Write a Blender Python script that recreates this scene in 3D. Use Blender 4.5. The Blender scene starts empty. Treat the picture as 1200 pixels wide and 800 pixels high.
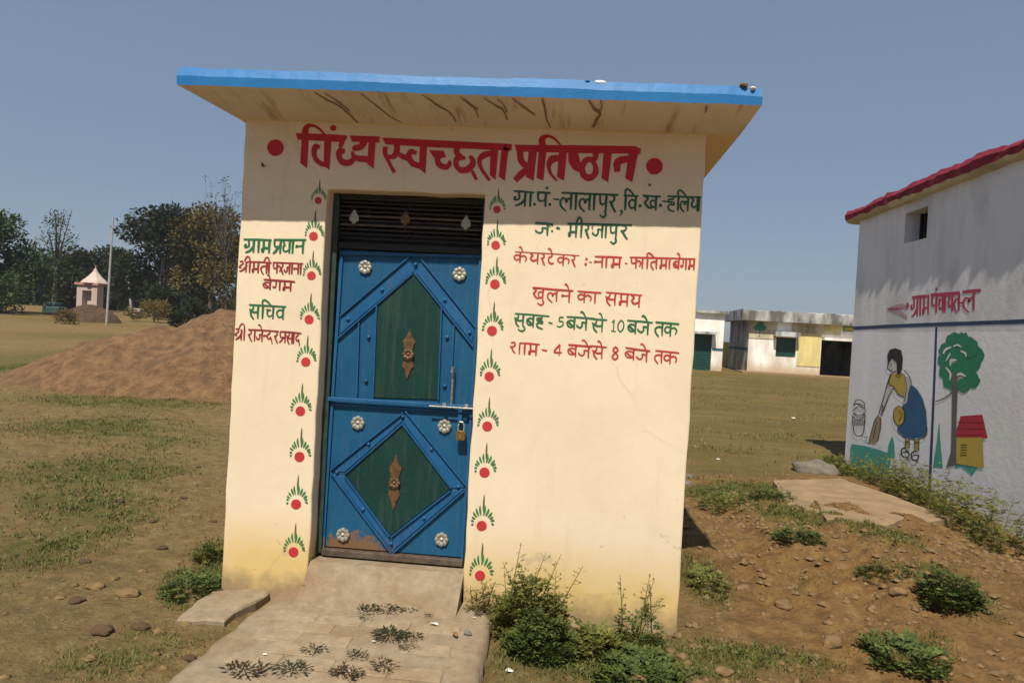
import bpy, bmesh, math, random
import numpy as np
from math import sin, cos, tan, radians, pi, atan2, sqrt
from mathutils import Vector, Matrix, noise
from mathutils.geometry import tessellate_polygon

sc = bpy.context.scene
col = sc.collection
random.seed(7); RNG = np.random.default_rng(7)

# ------------------------------------------------------------ camera
F_PX = 820.0; ROLL = radians(3.2); PITCH = radians(0.95); YAW = radians(-4.5); EYE = 1.5
FWD = Vector((sin(YAW)*cos(PITCH), cos(YAW)*cos(PITCH), -sin(PITCH)))
R0 = Vector((cos(YAW), -sin(YAW), 0)); U0 = R0.cross(FWD)
RGT = R0*cos(ROLL) + U0*sin(ROLL); UPV = -R0*sin(ROLL) + U0*cos(ROLL)
EYEP = Vector((0, 0, EYE))
cd = bpy.data.cameras.new('camera'); cam = bpy.data.objects.new('camera', cd); col.objects.link(cam)
cd.sensor_width = 36; cd.lens = F_PX/1200*36; cd.clip_end = 3000; cd.clip_start = 0.05
m = Matrix((RGT, UPV, -FWD)).transposed().to_4x4(); m.translation = EYEP; cam.matrix_world = m
sc.camera = cam

# survey of the place: a sight line of the camera met with a plane of the place
def ray(px, py): return FWD*F_PX + RGT*(px-600) - UPV*(py-400)
def onY(px, py, Y=3.653): r = ray(px, py); return EYEP + r*(Y/r.y)
def onX(px, py, X=3.72): r = ray(px, py); return EYEP + r*(X/r.x)
def onZ(px, py, z=0.0): r = ray(px, py); return EYEP + r*((z-EYE)/r.z)

# ------------------------------------------------------------ light
LIGHT = Vector((0.17, 1.0, -1.6)).normalized()
sd = bpy.data.lights.new('sun', 'SUN'); sun = bpy.data.objects.new('sun', sd); col.objects.link(sun)
sd.energy = 4.9; sd.angle = radians(0.55); sd.color = (1.0, 0.925, 0.79)
sun.rotation_euler = LIGHT.to_track_quat('-Z', 'Y').to_euler(); sun.location = (-3, -10, 20)
w = bpy.data.worlds.new('World'); sc.world = w; w.use_nodes = True
nt = w.node_tree; bg = nt.nodes['Background']
sky = nt.nodes.new('ShaderNodeTexSky'); sky.sky_type = 'NISHITA'; sky.sun_disc = False
sky.sun_elevation = math.asin(-LIGHT.z); sky.sun_rotation = atan2(-LIGHT.x, -LIGHT.y)
sky.air_density = 1.0; sky.dust_density = 1.0; sky.ozone_density = 2.0; sky.altitude = 0
mixs = nt.nodes.new('ShaderNodeMixRGB'); mixs.inputs[0].default_value = 0.66
mixs.inputs[2].default_value = (2.3, 2.9, 4.0, 1)          # even dusty haze over the whole sky
nt.links.new(sky.outputs[0], mixs.inputs[1]); nt.links.new(mixs.outputs[0], bg.inputs[0])
bg.inputs[1].default_value = 0.084
sc.view_settings.view_transform = 'Standard'; sc.view_settings.look = 'None'
sc.view_settings.exposure = 0.25; sc.view_settings.gamma = 1.0
sc.render.engine = 'CYCLES'
sc.cycles.max_bounces = 6; sc.cycles.use_denoising = True

# ------------------------------------------------------------ materials
def new_mat(name):
    m = bpy.data.materials.new(name); m.use_nodes = True
    return m, m.node_tree.nodes, m.node_tree.links, m.node_tree.nodes['Principled BSDF']
def noise_node(N, L, scale, detail=6, rough=.6, vec=None, dist=0):
    n = N.new('ShaderNodeTexNoise'); n.inputs['Scale'].default_value = scale
    n.inputs['Detail'].default_value = detail; n.inputs['Roughness'].default_value = rough
    n.inputs['Distortion'].default_value = dist
    if vec: L.new(vec, n.inputs['Vector'])
    return n
def ramp(N, L, src, stops):
    r = N.new('ShaderNodeValToRGB'); e = r.color_ramp.elements
    while len(e) < len(stops): e.new(.5)
    for k, (p, c) in enumerate(stops):
        e[k].position = p; e[k].color = c if len(c) == 4 else (*c, 1)
    L.new(src, r.inputs[0]); return r
def mix(N, L, fac, a, b, mode='MIX'):
    x = N.new('ShaderNodeMixRGB'); x.blend_type = mode
    for s, v in ((0, fac), (1, a), (2, b)):
        if isinstance(v, (int, float)): x.inputs[s].default_value = v
        elif isinstance(v, tuple): x.inputs[s].default_value = v if len(v) == 4 else (*v, 1)
        else: L.new(v, x.inputs[s])
    return x.outputs[0]
def math_(N, L, op, a, b=None, c=None, clamp=False):
    x = N.new('ShaderNodeMath'); x.operation = op; x.use_clamp = clamp
    for s, v in ((0, a), (1, b), (2, c)):
        if v is None: continue
        if isinstance(v, (int, float)): x.inputs[s].default_value = v
        else: L.new(v, x.inputs[s])
    return x.outputs[0]
def bump(N, L, b, h, strength=.3, dist=.01):
    n = N.new('ShaderNodeBump'); n.inputs['Strength'].default_value = strength; n.inputs['Distance'].default_value = dist
    L.new(h, n.inputs['Height']); L.new(n.outputs[0], b.inputs['Normal'])
def coords(N, kind='Object'): return N.new('ShaderNodeTexCoord').outputs[kind]
def simple(name, c, rough=.7, metal=0, var=.25, scale=20, bs=.2, bd=.004, c2=None, world=False):
    m, N, L, b = new_mat(name)
    v = coords(N)
    if world: v = N.new('ShaderNodeNewGeometry').outputs['Position']
    n = noise_node(N, L, scale, 5, .6, v)
    c2 = c2 or tuple(x*(1-var) for x in c)
    r = ramp(N, L, n.outputs[0], [(.35, c2), (.65, c)])
    L.new(r.outputs[0], b.inputs['Base Color']); b.inputs['Roughness'].default_value = rough
    b.inputs['Metallic'].default_value = metal
    if bs: bump(N, L, b, n.outputs[0], bs, bd)
    return m
def world_pos(N): return N.new('ShaderNodeNewGeometry').outputs['Position']

def wall_material():
    m, N, L, b = new_mat('cream_limewash')
    P = world_pos(N); sep = N.new('ShaderNodeSeparateXYZ'); L.new(P, sep.inputs[0])
    n1 = noise_node(N, L, 1.6, 6, .6, P); n2 = noise_node(N, L, 9, 8, .7, P); n3 = noise_node(N, L, 70, 4, .6, P)
    base = ramp(N, L, n1.outputs[0], [(.3, (.70, .575, .405)), (.7, (.80, .67, .49))]).outputs[0]
    base = mix(N, L, ramp(N, L, n2.outputs[0], [(.5, (0, 0, 0)), (.8, (.35, .35, .35))]).outputs[0], base, (.62, .50, .34))
    # damp yellow foot of the wall and dirt splashed on it
    h = math_(N, L, 'SUBTRACT', sep.outputs[2], math_(N, L, 'MULTIPLY', n1.outputs[0], .62))
    d = N.new('ShaderNodeMapRange'); L.new(h, d.inputs[0]); d.inputs[1].default_value = .18; d.inputs[2].default_value = -.18
    d.inputs[3].default_value = 0; d.inputs[4].default_value = .85
    base = mix(N, L, d.outputs[0], base, (.60, .415, .13))
    h2 = math_(N, L, 'SUBTRACT', sep.outputs[2], math_(N, L, 'MULTIPLY', n2.outputs[0], .30))
    d2 = N.new('ShaderNodeMapRange'); L.new(h2, d2.inputs[0]); d2.inputs[1].default_value = .0; d2.inputs[2].default_value = -.13
    d2.inputs[3].default_value = 0; d2.inputs[4].default_value = .9
    base = mix(N, L, d2.outputs[0], base, (.26, .19, .10))
    mpv = N.new('ShaderNodeMapping'); mpv.inputs['Scale'].default_value = (9, 9, .7); L.new(P, mpv.inputs[0])
    nv = noise_node(N, L, 1.4, 6, .65, mpv.outputs[0])
    base = mix(N, L, ramp(N, L, nv.outputs[0], [(.56, (0, 0, 0)), (.78, (.38, .38, .38))]).outputs[0], base, (.55, .43, .29))
    vc = N.new('ShaderNodeTexVoronoi'); vc.feature = 'DISTANCE_TO_EDGE'; vc.inputs['Scale'].default_value = 1.1
    wp = mix(N, L, .12, P, noise_node(N, L, 3, 5, .6, P).outputs['Color']); L.new(wp, vc.inputs['Vector'])
    ck = ramp(N, L, vc.outputs['Distance'], [(.0, (1, 1, 1)), (.006, (0, 0, 0))]).outputs[0]
    ck = math_(N, L, 'MULTIPLY', ck, ramp(N, L, n1.outputs[0], [(.5, (0, 0, 0)), (.6, (.28, .28, .28))]).outputs[0])
    ch = noise_node(N, L, 5.5, 4, .75, P); chh = N.new('ShaderNodeMapRange'); L.new(sep.outputs[2], chh.inputs[0]); chh.inputs[1].default_value = .75; chh.inputs[2].default_value = .05
    cm = math_(N, L, 'ADD', ch.outputs[0], math_(N, L, 'MULTIPLY', chh.outputs[0], .09))
    base = mix(N, L, ramp(N, L, cm, [(.69, (0, 0, 0)), (.71, (.5, .5, .5))]).outputs[0], base, (.45, .36, .24))
    base = mix(N, L, ck, base, (.36, .27, .17))
    # small flecks
    v = N.new('ShaderNodeTexVoronoi'); v.inputs['Scale'].default_value = 6; L.new(P, v.inputs['Vector'])
    fl = ramp(N, L, v.outputs['Distance'], [(.02, (1, 1, 1)), (.035, (0, 0, 0))]).outputs[0]
    base = mix(N, L, math_(N, L, 'MULTIPLY', fl, .5), base, (.25, .17, .1))
    L.new(base, b.inputs['Base Color']); b.inputs['Roughness'].default_value = .85
    hh = math_(N, L, 'ADD', math_(N, L, 'MULTIPLY', n1.outputs[0], 2.0), math_(N, L, 'ADD', n2.outputs[0], math_(N, L, 'MULTIPLY', n3.outputs[0], .15)))
    bump(N, L, b, hh, .16, .010)
    return m
def soffit_material():
    m, N, L, b = new_mat('stained_bounce_lit_soffit_plaster')
    P = world_pos(N); sep = N.new('ShaderNodeSeparateXYZ'); L.new(P, sep.inputs[0])
    n1 = noise_node(N, L, 2.5, 7, .65, P)
    mp = N.new('ShaderNodeMapping'); mp.inputs['Scale'].default_value = (14, 1.6, 1); L.new(P, mp.inputs[0])
    n2 = noise_node(N, L, 1.3, 5, .6, mp.outputs[0])
    base = ramp(N, L, n1.outputs[0], [(.3, (.60, .52, .44)), (.7, (.74, .67, .58))]).outputs[0]
    base = mix(N, L, ramp(N, L, n2.outputs[0], [(.56, (0, 0, 0)), (.72, (.75, .75, .75))]).outputs[0], base, (.30, .16, .07))
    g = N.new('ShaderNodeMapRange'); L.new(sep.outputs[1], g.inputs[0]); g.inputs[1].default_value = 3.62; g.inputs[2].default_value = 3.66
    base = mix(N, L, g.outputs[0], base, (.72, .55, .27))  # bounce light on the soffit past the wall line, painted in as cream
    L.new(base, b.inputs['Base Color']); b.inputs['Roughness'].default_value = .9
    bump(N, L, b, n1.outputs[0], .3, .01)
    return m
def blue_fascia():
    m, N, L, b = new_mat('blue_painted_concrete')
    P = world_pos(N); n1 = noise_node(N, L, 5, 8, .7, P); n2 = noise_node(N, L, 40, 4, .6, P)
    base = ramp(N, L, n1.outputs[0], [(.3, (.005, .135, .38)), (.7, (.008, .175, .46))]).outputs[0]
    chips = noise_node(N, L, 13, 3, .5, P)
    base = mix(N, L, ramp(N, L, chips.outputs[0], [(.76, (0, 0, 0)), (.78, (1, 1, 1))]).outputs[0], base, (.5, .5, .48))
    L.new(base, b.inputs['Base Color']); b.inputs['Roughness'].default_value = .55
    bump(N, L, b, math_(N, L, 'ADD', n1.outputs[0], math_(N, L, 'MULTIPLY', n2.outputs[0], .2)), .25, .012)
    return m
def door_paint(name, c, c2, rust=.70):
    m, N, L, b = new_mat(name)
    P = world_pos(N); n1 = noise_node(N, L, 4, 8, .7, P); n2 = noise_node(N, L, 28, 6, .7, P)
    base = ramp(N, L, n1.outputs[0], [(.3, c2), (.7, c)]).outputs[0]
    base = mix(N, L, ramp(N, L, n2.outputs[0], [(rust, (0, 0, 0)), (rust+.05, (.8, .8, .8))]).outputs[0], base, (.09, .05, .03))
    n9 = noise_node(N, L, 90, 5, .75, P); mpd = N.new('ShaderNodeMapping'); mpd.inputs['Scale'].default_value = (30, 30, 1.5); L.new(P, mpd.inputs[0])
    nd = noise_node(N, L, 1.5, 6, .65, mpd.outputs[0])
    base = mix(N, L, ramp(N, L, nd.outputs[0], [(.5, (0, 0, 0)), (.75, (.14, .14, .14))]).outputs[0], base, (.22, .19, .14))
    base = mix(N, L, ramp(N, L, n9.outputs[0], [(.60, (0, 0, 0)), (.72, (.25, .25, .25))]).outputs[0], base, (.25, .24, .20))
    # mud thrown on the lower left corner of the leaf
    vm = N.new('ShaderNodeVectorMath'); vm.operation = 'SUBTRACT'; L.new(P, vm.inputs[0]); vm.inputs[1].default_value = (-1.12, 3.77, .22)
    sc_ = N.new('ShaderNodeVectorMath'); sc_.operation = 'MULTIPLY'; L.new(vm.outputs[0], sc_.inputs[0]); sc_.inputs[1].default_value = (1, 0, 1.9)
    ln = N.new('ShaderNodeVectorMath'); ln.operation = 'LENGTH'; L.new(sc_.outputs[0], ln.inputs[0])
    e = math_(N, L, 'ADD', ln.outputs['Value'], math_(N, L, 'MULTIPLY', n2.outputs[0], -.45))
    mr = N.new('ShaderNodeMapRange'); L.new(e, mr.inputs[0]); mr.inputs[1].default_value = .0; mr.inputs[2].default_value = -.06
    base = mix(N, L, mr.outputs[0], base, (.17, .095, .045))
    L.new(base, b.inputs['Base Color']); b.inputs['Roughness'].default_value = .5; b.inputs['Specular IOR Level'].default_value = .3
    bump(N, L, b, n1.outputs[0], .25, .012)
    return m
def ground_material():
    m, N, L, b = new_mat('earth')
    P = world_pos(N)
    at = N.new('ShaderNodeAttribute'); at.attribute_name = 'green'
    at2 = N.new('ShaderNodeAttribute'); at2.attribute_name = 'field'
    at3 = N.new('ShaderNodeAttribute'); at3.attribute_name = 'orange'
    n1 = noise_node(N, L, .9, 10, .65, P); n2 = noise_node(N, L, 9, 10, .72, P); n3 = noise_node(N, L, 60, 6, .7, P)
    dirt = ramp(N, L, n2.outputs[0], [(.28, (.10, .066, .027)), (.48, (.20, .138, .058)), (.72, (.30, .215, .10))]).outputs[0]
    orange = ramp(N, L, n2.outputs[0], [(.3, (.10, .054, .018)), (.5, (.215, .122, .043)), (.72, (.33, .205, .080))]).outputs[0]
    base = mix(N, L, at3.outputs['Fac'], dirt, orange)
    base = mix(N, L, ramp(N, L, n1.outputs[0], [(.35, (.35, .35, .35)), (.6, (0, 0, 0))]).outputs[0], base, (.12, .082, .036))
    mp = N.new('ShaderNodeMapping'); mp.inputs['Scale'].default_value = (.35, 1, 1); L.new(P, mp.inputs[0])
    n4 = noise_node(N, L, .55, 9, .68, mp.outputs[0]); n5 = noise_node(N, L, 6, 8, .7, mp.outputs[0])
    f1 = ramp(N, L, n4.outputs[0], [(.3, (.095, .072, .021)), (.5, (.165, .115, .038)), (.7, (.24, .165, .065))]).outputs[0]
    sep = N.new('ShaderNodeSeparateXYZ'); L.new(P, sep.inputs[0])
    f1 = mix(N, L, ramp(N, L, n5.outputs[0], [(.4, (.55, .55, .55)), (.6, (0, 0, 0))]).outputs[0], f1, (.095, .080, .022))
    base = mix(N, L, at2.outputs['Fac'], base, f1)
    n6 = noise_node(N, L, 3.2, 8, .7, P); n7 = noise_node(N, L, 30, 5, .7, P)
    base = mix(N, L, ramp(N, L, n7.outputs[0], [(.36, (.55, .55, .55)), (.5, (0, 0, 0))]).outputs[0], base, (.13, .09, .04))
    base = mix(N, L, ramp(N, L, n7.outputs[0], [(.60, (0, 0, 0)), (.74, (.45, .45, .45))]).outputs[0], base, (.38, .285, .16))
    base = mix(N, L, ramp(N, L, n6.outputs[0], [(.32, (.5, .5, .5)), (.46, (0, 0, 0))]).outputs[0], base, (.10, .066, .029))
    gm = math_(N, L, 'ADD', at.outputs['Fac'], math_(N, L, 'MULTIPLY_ADD', n6.outputs[0], 1.6, -.95))
    gm = ramp(N, L, gm, [(.15, (0, 0, 0)), (.75, (.9, .9, .9))]).outputs[0]
    gf = math_(N, L, 'MULTIPLY', gm, ramp(N, L, n7.outputs[0], [(.35, (1, 1, 1)), (.65, (.35, .35, .35))]).outputs[0], clamp=True)
    base = mix(N, L, gf, base, (.070, .080, .018))
    L.new(base, b.inputs['Base Color']); b.inputs['Roughness'].default_value = .95
    b.inputs['Specular IOR Level'].default_value = .15
    hh = math_(N, L, 'ADD', math_(N, L, 'ADD', n2.outputs[0], math_(N, L, 'MULTIPLY', n7.outputs[0], .5)), math_(N, L, 'MULTIPLY', n3.outputs[0], .3))
    bump(N, L, b, hh, .9, .04)
    return m
def leaf_material(name, dark, light, rough=.6):
    m, N, L, b = new_mat(name)
    at = N.new('ShaderNodeAttribute'); at.attribute_name = 'tone'
    r = ramp(N, L, at.outputs['Fac'], [(0, dark), (1, light)])
    L.new(r.outputs[0], b.inputs['Base Color']); b.inputs['Roughness'].default_value = rough
    b.inputs['Specular IOR Level'].default_value = .25
    tr = N.new('ShaderNodeBsdfTranslucent'); L.new(r.outputs[0], tr.inputs[0])
    ms = N.new('ShaderNodeMixShader'); ms.inputs[0].default_value = .25
    L.new(b.outputs[0], ms.inputs[1]); L.new(tr.outputs[0], ms.inputs[2])
    L.new(ms.outputs[0], N['Material Output'].inputs[0])
    return m
def paint(name, c, worn=.0, rough=.6, wc=(.7, .58, .42)):
    m, N, L, b = new_mat(name); P = world_pos(N)
    n = noise_node(N, L, 45, 5, .7, P); n0 = noise_node(N, L, 6, 4, .6, P)
    base = mix(N, L, ramp(N, L, n0.outputs[0], [(.3, (.5, .5, .5)), (.7, (0, 0, 0))]).outputs[0], c, tuple(x*.72 for x in c))
    if worn: base = mix(N, L, ramp(N, L, n.outputs[0], [(1-worn, (0, 0, 0)), (1-worn+.06, (.7, .7, .7))]).outputs[0], base, wc)
    L.new(base, b.inputs['Base Color']); b.inputs['Roughness'].default_value = rough
    return m
def cement_mat(name, c):
    m, N, L, b = new_mat(name); P = world_pos(N)
    n1 = noise_node(N, L, 2.6, 7, .68, P); n2 = noise_node(N, L, 16, 7, .72, P); n3 = noise_node(N, L, 110, 4, .7, P)
    base = ramp(N, L, n2.outputs[0], [(.3, tuple(x*.72 for x in c)), (.55, c), (.75, tuple(min(1, x*1.22) for x in c))]).outputs[0]
    base = mix(N, L, ramp(N, L, n1.outputs[0], [(.36, (.65, .65, .65)), (.52, (0, 0, 0))]).outputs[0], base, tuple(x*f for x, f in zip(c, (.72, .60, .46))))
    base = mix(N, L, ramp(N, L, n3.outputs[0], [(.30, (.6, .6, .6)), (.42, (0, 0, 0))]).outputs[0], base, tuple(x*.5 for x in c))
    L.new(base, b.inputs['Base Color']); b.inputs['Roughness'].default_value = .92; b.inputs['Specular IOR Level'].default_value = .2
    bump(N, L, b, math_(N, L, 'ADD', n2.outputs[0], math_(N, L, 'MULTIPLY', n3.outputs[0], .3)), .6, .012)
    return m
M = dict(
    wall=wall_material(), soffit=soffit_material(), blue=blue_fascia(), earth=ground_material(),
    doorblue=door_paint('blue_door_enamel', (.008, .092, .195), (.005, .066, .15)),
    doorgreen=door_paint('green_door_enamel', (.004, .042, .034), (.003, .028, .024)),
    ironblue=door_paint('blue_iron_strip', (.012, .105, .25), (.006, .070, .18), .66),
    iron=simple('rusty_brown_iron', (.13, .095, .07), .6, .2, .5, 25),
    darkiron=simple('dark_grille_iron', (.016, .015, .016), .7, .0, .4, 30),
    framegreen=simple('dark_green_door_frame', (.028, .055, .045), .5, 0, .4, 20),
    silver=simple('silver_painted_cast_metal', (.40, .38, .31), .45, .3, .4, 60),
    bronze=simple('tarnished_bronze_paint', (.17, .090, .038), .5, .25, .5, 50),
    steel=simple('worn_steel', (.42, .40, .37), .4, .6, .4, 60),
    brass=simple('aged_brass_padlock', (.30, .17, .05), .4, .6, .4, 60),
    cement=cement_mat('grey_brown_cement', (.275, .215, .145)),
    brick=cement_mat('cement_washed_brick', (.31, .24, .16)),
    slabtan=simple('dusty_tan_cement', (.28, .19, .10), .9, 0, .3, 5, .5, .01, world=True),
    red=paint('deep_red_lettering', (.52, .004, .010)), red2=paint('red_brush_lettering', (.46, .032, .028), .33),
    darkred=paint('maroon_brush_lettering', (.27, .018, .022), .33), green=paint('green_brush_lettering', (.012, .135, .045), .3),
    dkgreen=paint('dark_green_lettering', (.012, .10, .045), .2), dot=paint('red_motif_dot', (.50, .03, .03)),
    leafg=paint('green_motif_stroke', (.035, .19, .055), .28), stalk=paint('olive_motif_stalk', (.10, .13, .04), .2),
    rust=paint('rust_stain', (.24, .15, .09)), bark=simple('bark', (.11, .085, .06), .9, 0, .4, 3),
    sand=simple('orange_brown_sand', (.215, .118, .052), .95, 0, .35, 5, 1.0, .2, c2=(.105, .058, .025), world=True),
    stone=simple('grey_stone', (.18, .155, .12), .9, 0, .4, 12, .5, .02, world=True),
    darksoil=simple('dark_brown_soil', (.085, .048, .022), .95, 0, .4, 3, .8, .1, world=True),
    clod=simple('earth_clod', (.20, .125, .052), .95, 0, .4, 30, .4, .01, world=True),
    dryleaf=leaf_material('withered_dark_leaf', (.030, .022, .012), (.10, .06, .028)),
    deadgreen=leaf_material('withered_green_leaf', (.020, .026, .012), (.062, .062, .026)),
    brownleaf=simple('brown_leaf', (.28, .14, .05), .8, 0, .4, 40, world=True),
    paper=simple('white_scrap', (.75, .72, .66), .7, 0, .1, 30),
    rwall=None, white=None)
def aged_white(name, c=(.66, .66, .65), stain=(.42, .41, .40), amount=.5, scale=1.3, foot=None):
    m, N, L, b = new_mat(name); P = world_pos(N)
    mp = N.new('ShaderNodeMapping'); mp.inputs['Scale'].default_value = (1, 1, .35); L.new(P, mp.inputs[0])
    n1 = noise_node(N, L, scale, 8, .65, mp.outputs[0]); n2 = noise_node(N, L, 14, 6, .7, P)
    base = mix(N, L, ramp(N, L, n1.outputs[0], [(.42, (0, 0, 0)), (.62, (amount,)*3)]).outputs[0], c, stain)
    base = mix(N, L, ramp(N, L, n2.outputs[0], [(.62, (0, 0, 0)), (.8, (.4, .4, .4))]).outputs[0], base, tuple(x*.75 for x in stain))
    if foot:
        sep = N.new('ShaderNodeSeparateXYZ'); L.new(P, sep.inputs[0])
        h = math_(N, L, 'SUBTRACT', sep.outputs[2], math_(N, L, 'MULTIPLY', n1.outputs[0], .8))
        d = N.new('ShaderNodeMapRange'); L.new(h, d.inputs[0]); d.inputs[1].default_value = .2; d.inputs[2].default_value = -.3
        base = mix(N, L, d.outputs[0], base, foot)
    L.new(base, b.inputs['Base Color']); b.inputs['Roughness'].default_value = .85
    bump(N, L, b, n2.outputs[0], .3, .01)
    return m
M['rwall'] = aged_white('old_whitewash', (.72, .72, .72), (.46, .45, .45), .7, 1.6)
M['rwall2'] = aged_white('fresh_whitewash', (.84, .84, .85), (.66, .66, .66), .5, 1.6)
M['fwhite'] = aged_white('far_whitewash', (.88, .85, .80), (.48, .40, .30), .7, .9, (.5, .4, .27))
M['fyellow'] = aged_white('far_yellow_wall', (.74, .62, .25), (.36, .28, .14), .7, .7)
M['fbeige'] = aged_white('far_beige_wall', (.62, .54, .38), (.30, .25, .17), .9, .9)
M['fgrey'] = aged_white('weathered_parapet_and_shaded_side', (.52, .54, .52), (.14, .13, .12), 1.0, 1.4)
M['redroof'] = simple('crimson_painted_concrete', (.27, .010, .035), .8, 0, .5, 9, .4, .015, world=True)
M['teal'] = simple('green_shutter_paint', (.008, .070, .052), .5, 0, .3, 6, world=True)
M['turq'] = paint('turquoise_mural_paint', (.06, .36, .29), .34, wc=(.6, .6, .6)); M['navy'] = paint('navy_mural_paint', (.02, .045, .12), .34, wc=(.6, .6, .6))
M['mblue'] = paint('blue_mural_dress', (.02, .11, .24), .34, wc=(.6, .6, .6)); M['black'] = paint('black_mural_line', (.012, .012, .015))
M['myellow'] = paint('yellow_mural_paint', (.55, .40, .06), .34, wc=(.6, .6, .6)); M['mwhite'] = paint('pale_mural_skin', (.66, .62, .58))
M['mgreen'] = paint('green_mural_tree', (.015, .23, .12), .34, wc=(.6, .6, .6)); M['mtrunk'] = paint('grey_mural_trunk', (.13, .12, .12), .34, wc=(.6, .6, .6))
M['mstraw'] = paint('straw_mural_broom', (.36, .29, .16)); M['mred'] = paint('red_mural_lid', (.48, .02, .04), .34, wc=(.6, .6, .6))
M['pink'] = paint('pink_red_wall_lettering', (.46, .035, .075), .25); M['faint'] = paint('faint_pink_wall_paint', (.48, .30, .34))
M['dark'] = simple('dark_interior', (.02, .02, .02), .9, 0, .3, 5)
M['bluegrey'] = simple('plinth_blue_band', (.02, .10, .14), .7, 0, .3, 5)
M['tealcloth'] = simple('green_blue_tarpaulin', (.03, .075, .07), .7, 0, .4, 3)

# ------------------------------------------------------------ mesh helpers
class MB:
    def __init__(s): s.v = []; s.f = []; s.m = []; s.t = []
    def add(s, vs, fs, mi=0, tone=None):
        o = len(s.v); s.v += [tuple(v) for v in vs]; s.f += [tuple(i+o for i in f) for f in fs]; s.m += [mi]*len(fs)
        s.t += [(.5 if tone is None else tone)]*len(vs)
    def box(s, a, b, mi=0, j=0):
        x0, y0, z0 = a; x1, y1, z1 = b
        vs = [(x, y, z) for x in (x0, x1) for y in (y0, y1) for z in (z0, z1)]
        if j: vs = [tuple(c+random.uniform(-j, j) for c in v) for v in vs]
        s.add(vs, [(0,1,3,2), (4,6,7,5), (0,4,5,1), (2,3,7,6), (0,2,6,4), (1,5,7,3)], mi)
    def tube(s, pts, r, n=8, mi=0, cap=True, tone=None):
        pts = [Vector(p) for p in pts]; R = r if isinstance(r, (list, tuple)) else [r]*len(pts); vs = []; fs = []
        for i, p in enumerate(pts):
            d = (pts[min(i+1, len(pts)-1)] - pts[max(i-1, 0)]).normalized()
            a = d.cross(Vector((0, 0, 1)) if abs(d.z) < .9 else Vector((1, 0, 0))).normalized(); b_ = d.cross(a)
            for k in range(n):
                t = 2*pi*k/n; vs.append(p + (a*cos(t)+b_*sin(t))*R[i])
        for i in range(len(pts)-1):
            for k in range(n):
                fs.append((i*n+k, i*n+(k+1) % n, (i+1)*n+(k+1) % n, (i+1)*n+k))
        if cap: fs.append(tuple(range(n))[::-1]); fs.append(tuple((len(pts)-1)*n+k for k in range(n)))
        s.add(vs, fs, mi, tone)
    def leaf(s, p, d, nrm, l, wd, tone=.5, mi=0, fold=.15):
        d = d.normalized(); sd_ = d.cross(nrm).normalized(); up = sd_.cross(d)
        s.add([p, p+d*l*.45+sd_*wd*.5+up*fold*wd, p+d*l, p+d*l*.45-sd_*wd*.5+up*fold*wd], [(0, 1, 2), (0, 2, 3)], mi, tone)
    def mesh(s, name, smooth=False):
        me = bpy.data.meshes.new(name); me.from_pydata(s.v, [], s.f); me.polygons.foreach_set('material_index', s.m)
        a = me.attributes.new('tone', 'FLOAT', 'POINT'); a.data.foreach_set('value', np.array(s.t, dtype=np.float32))
        if smooth: me.polygons.foreach_set('use_smooth', [True]*len(me.polygons))
        me.update(); return me
def world_loc(p):
    l = Vector((0, 0, 0))
    while p: l += p.location; p = p.parent
    return l
def link(name, me, mats, parent=None, loc=None, label=None, kind=None, smooth=False, rot=None):
    o = bpy.data.objects.new(name, me); col.objects.link(o)
    if not me.materials:
        for mm in (mats if isinstance(mats, (list, tuple)) else [mats]): me.materials.append(mm)
    if smooth: me.polygons.foreach_set('use_smooth', [True]*len(me.polygons))
    base = Vector(loc) if loc is not None else Vector((0, 0, 0))
    if parent: o.parent = parent; base = base - world_loc(parent)
    o.location = base
    if rot: o.rotation_euler = rot
    if label: o['label'] = label
    if kind: o['kind'] = kind
    return o
def part(name, mb, mats, parent=None, **k): return link(name, mb.mesh(name), mats, parent, **k)
def tag(o, label, cat, group=None, kind=None):
    o['label'] = label; o['category'] = cat
    if group: o['group'] = group
    if kind: o['kind'] = kind
    return o
def empty(name, loc, label, cat, group=None):
    o = bpy.data.objects.new(name, None); o.empty_display_size = .2; col.objects.link(o); o.location = loc
    return tag(o, label, cat, group)
def bevel(o, wd=.006, seg=2):
    b = o.modifiers.new('b', 'BEVEL'); b.width = wd; b.segments = seg; b.limit_method = 'ANGLE'; b.angle_limit = radians(40); return o
def fbm(x, y, s=1.0, o=4, seed=0.0):
    return noise.fractal(Vector((x*s+seed, y*s-seed, seed*.37)), .9, 2.0, o)

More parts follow.
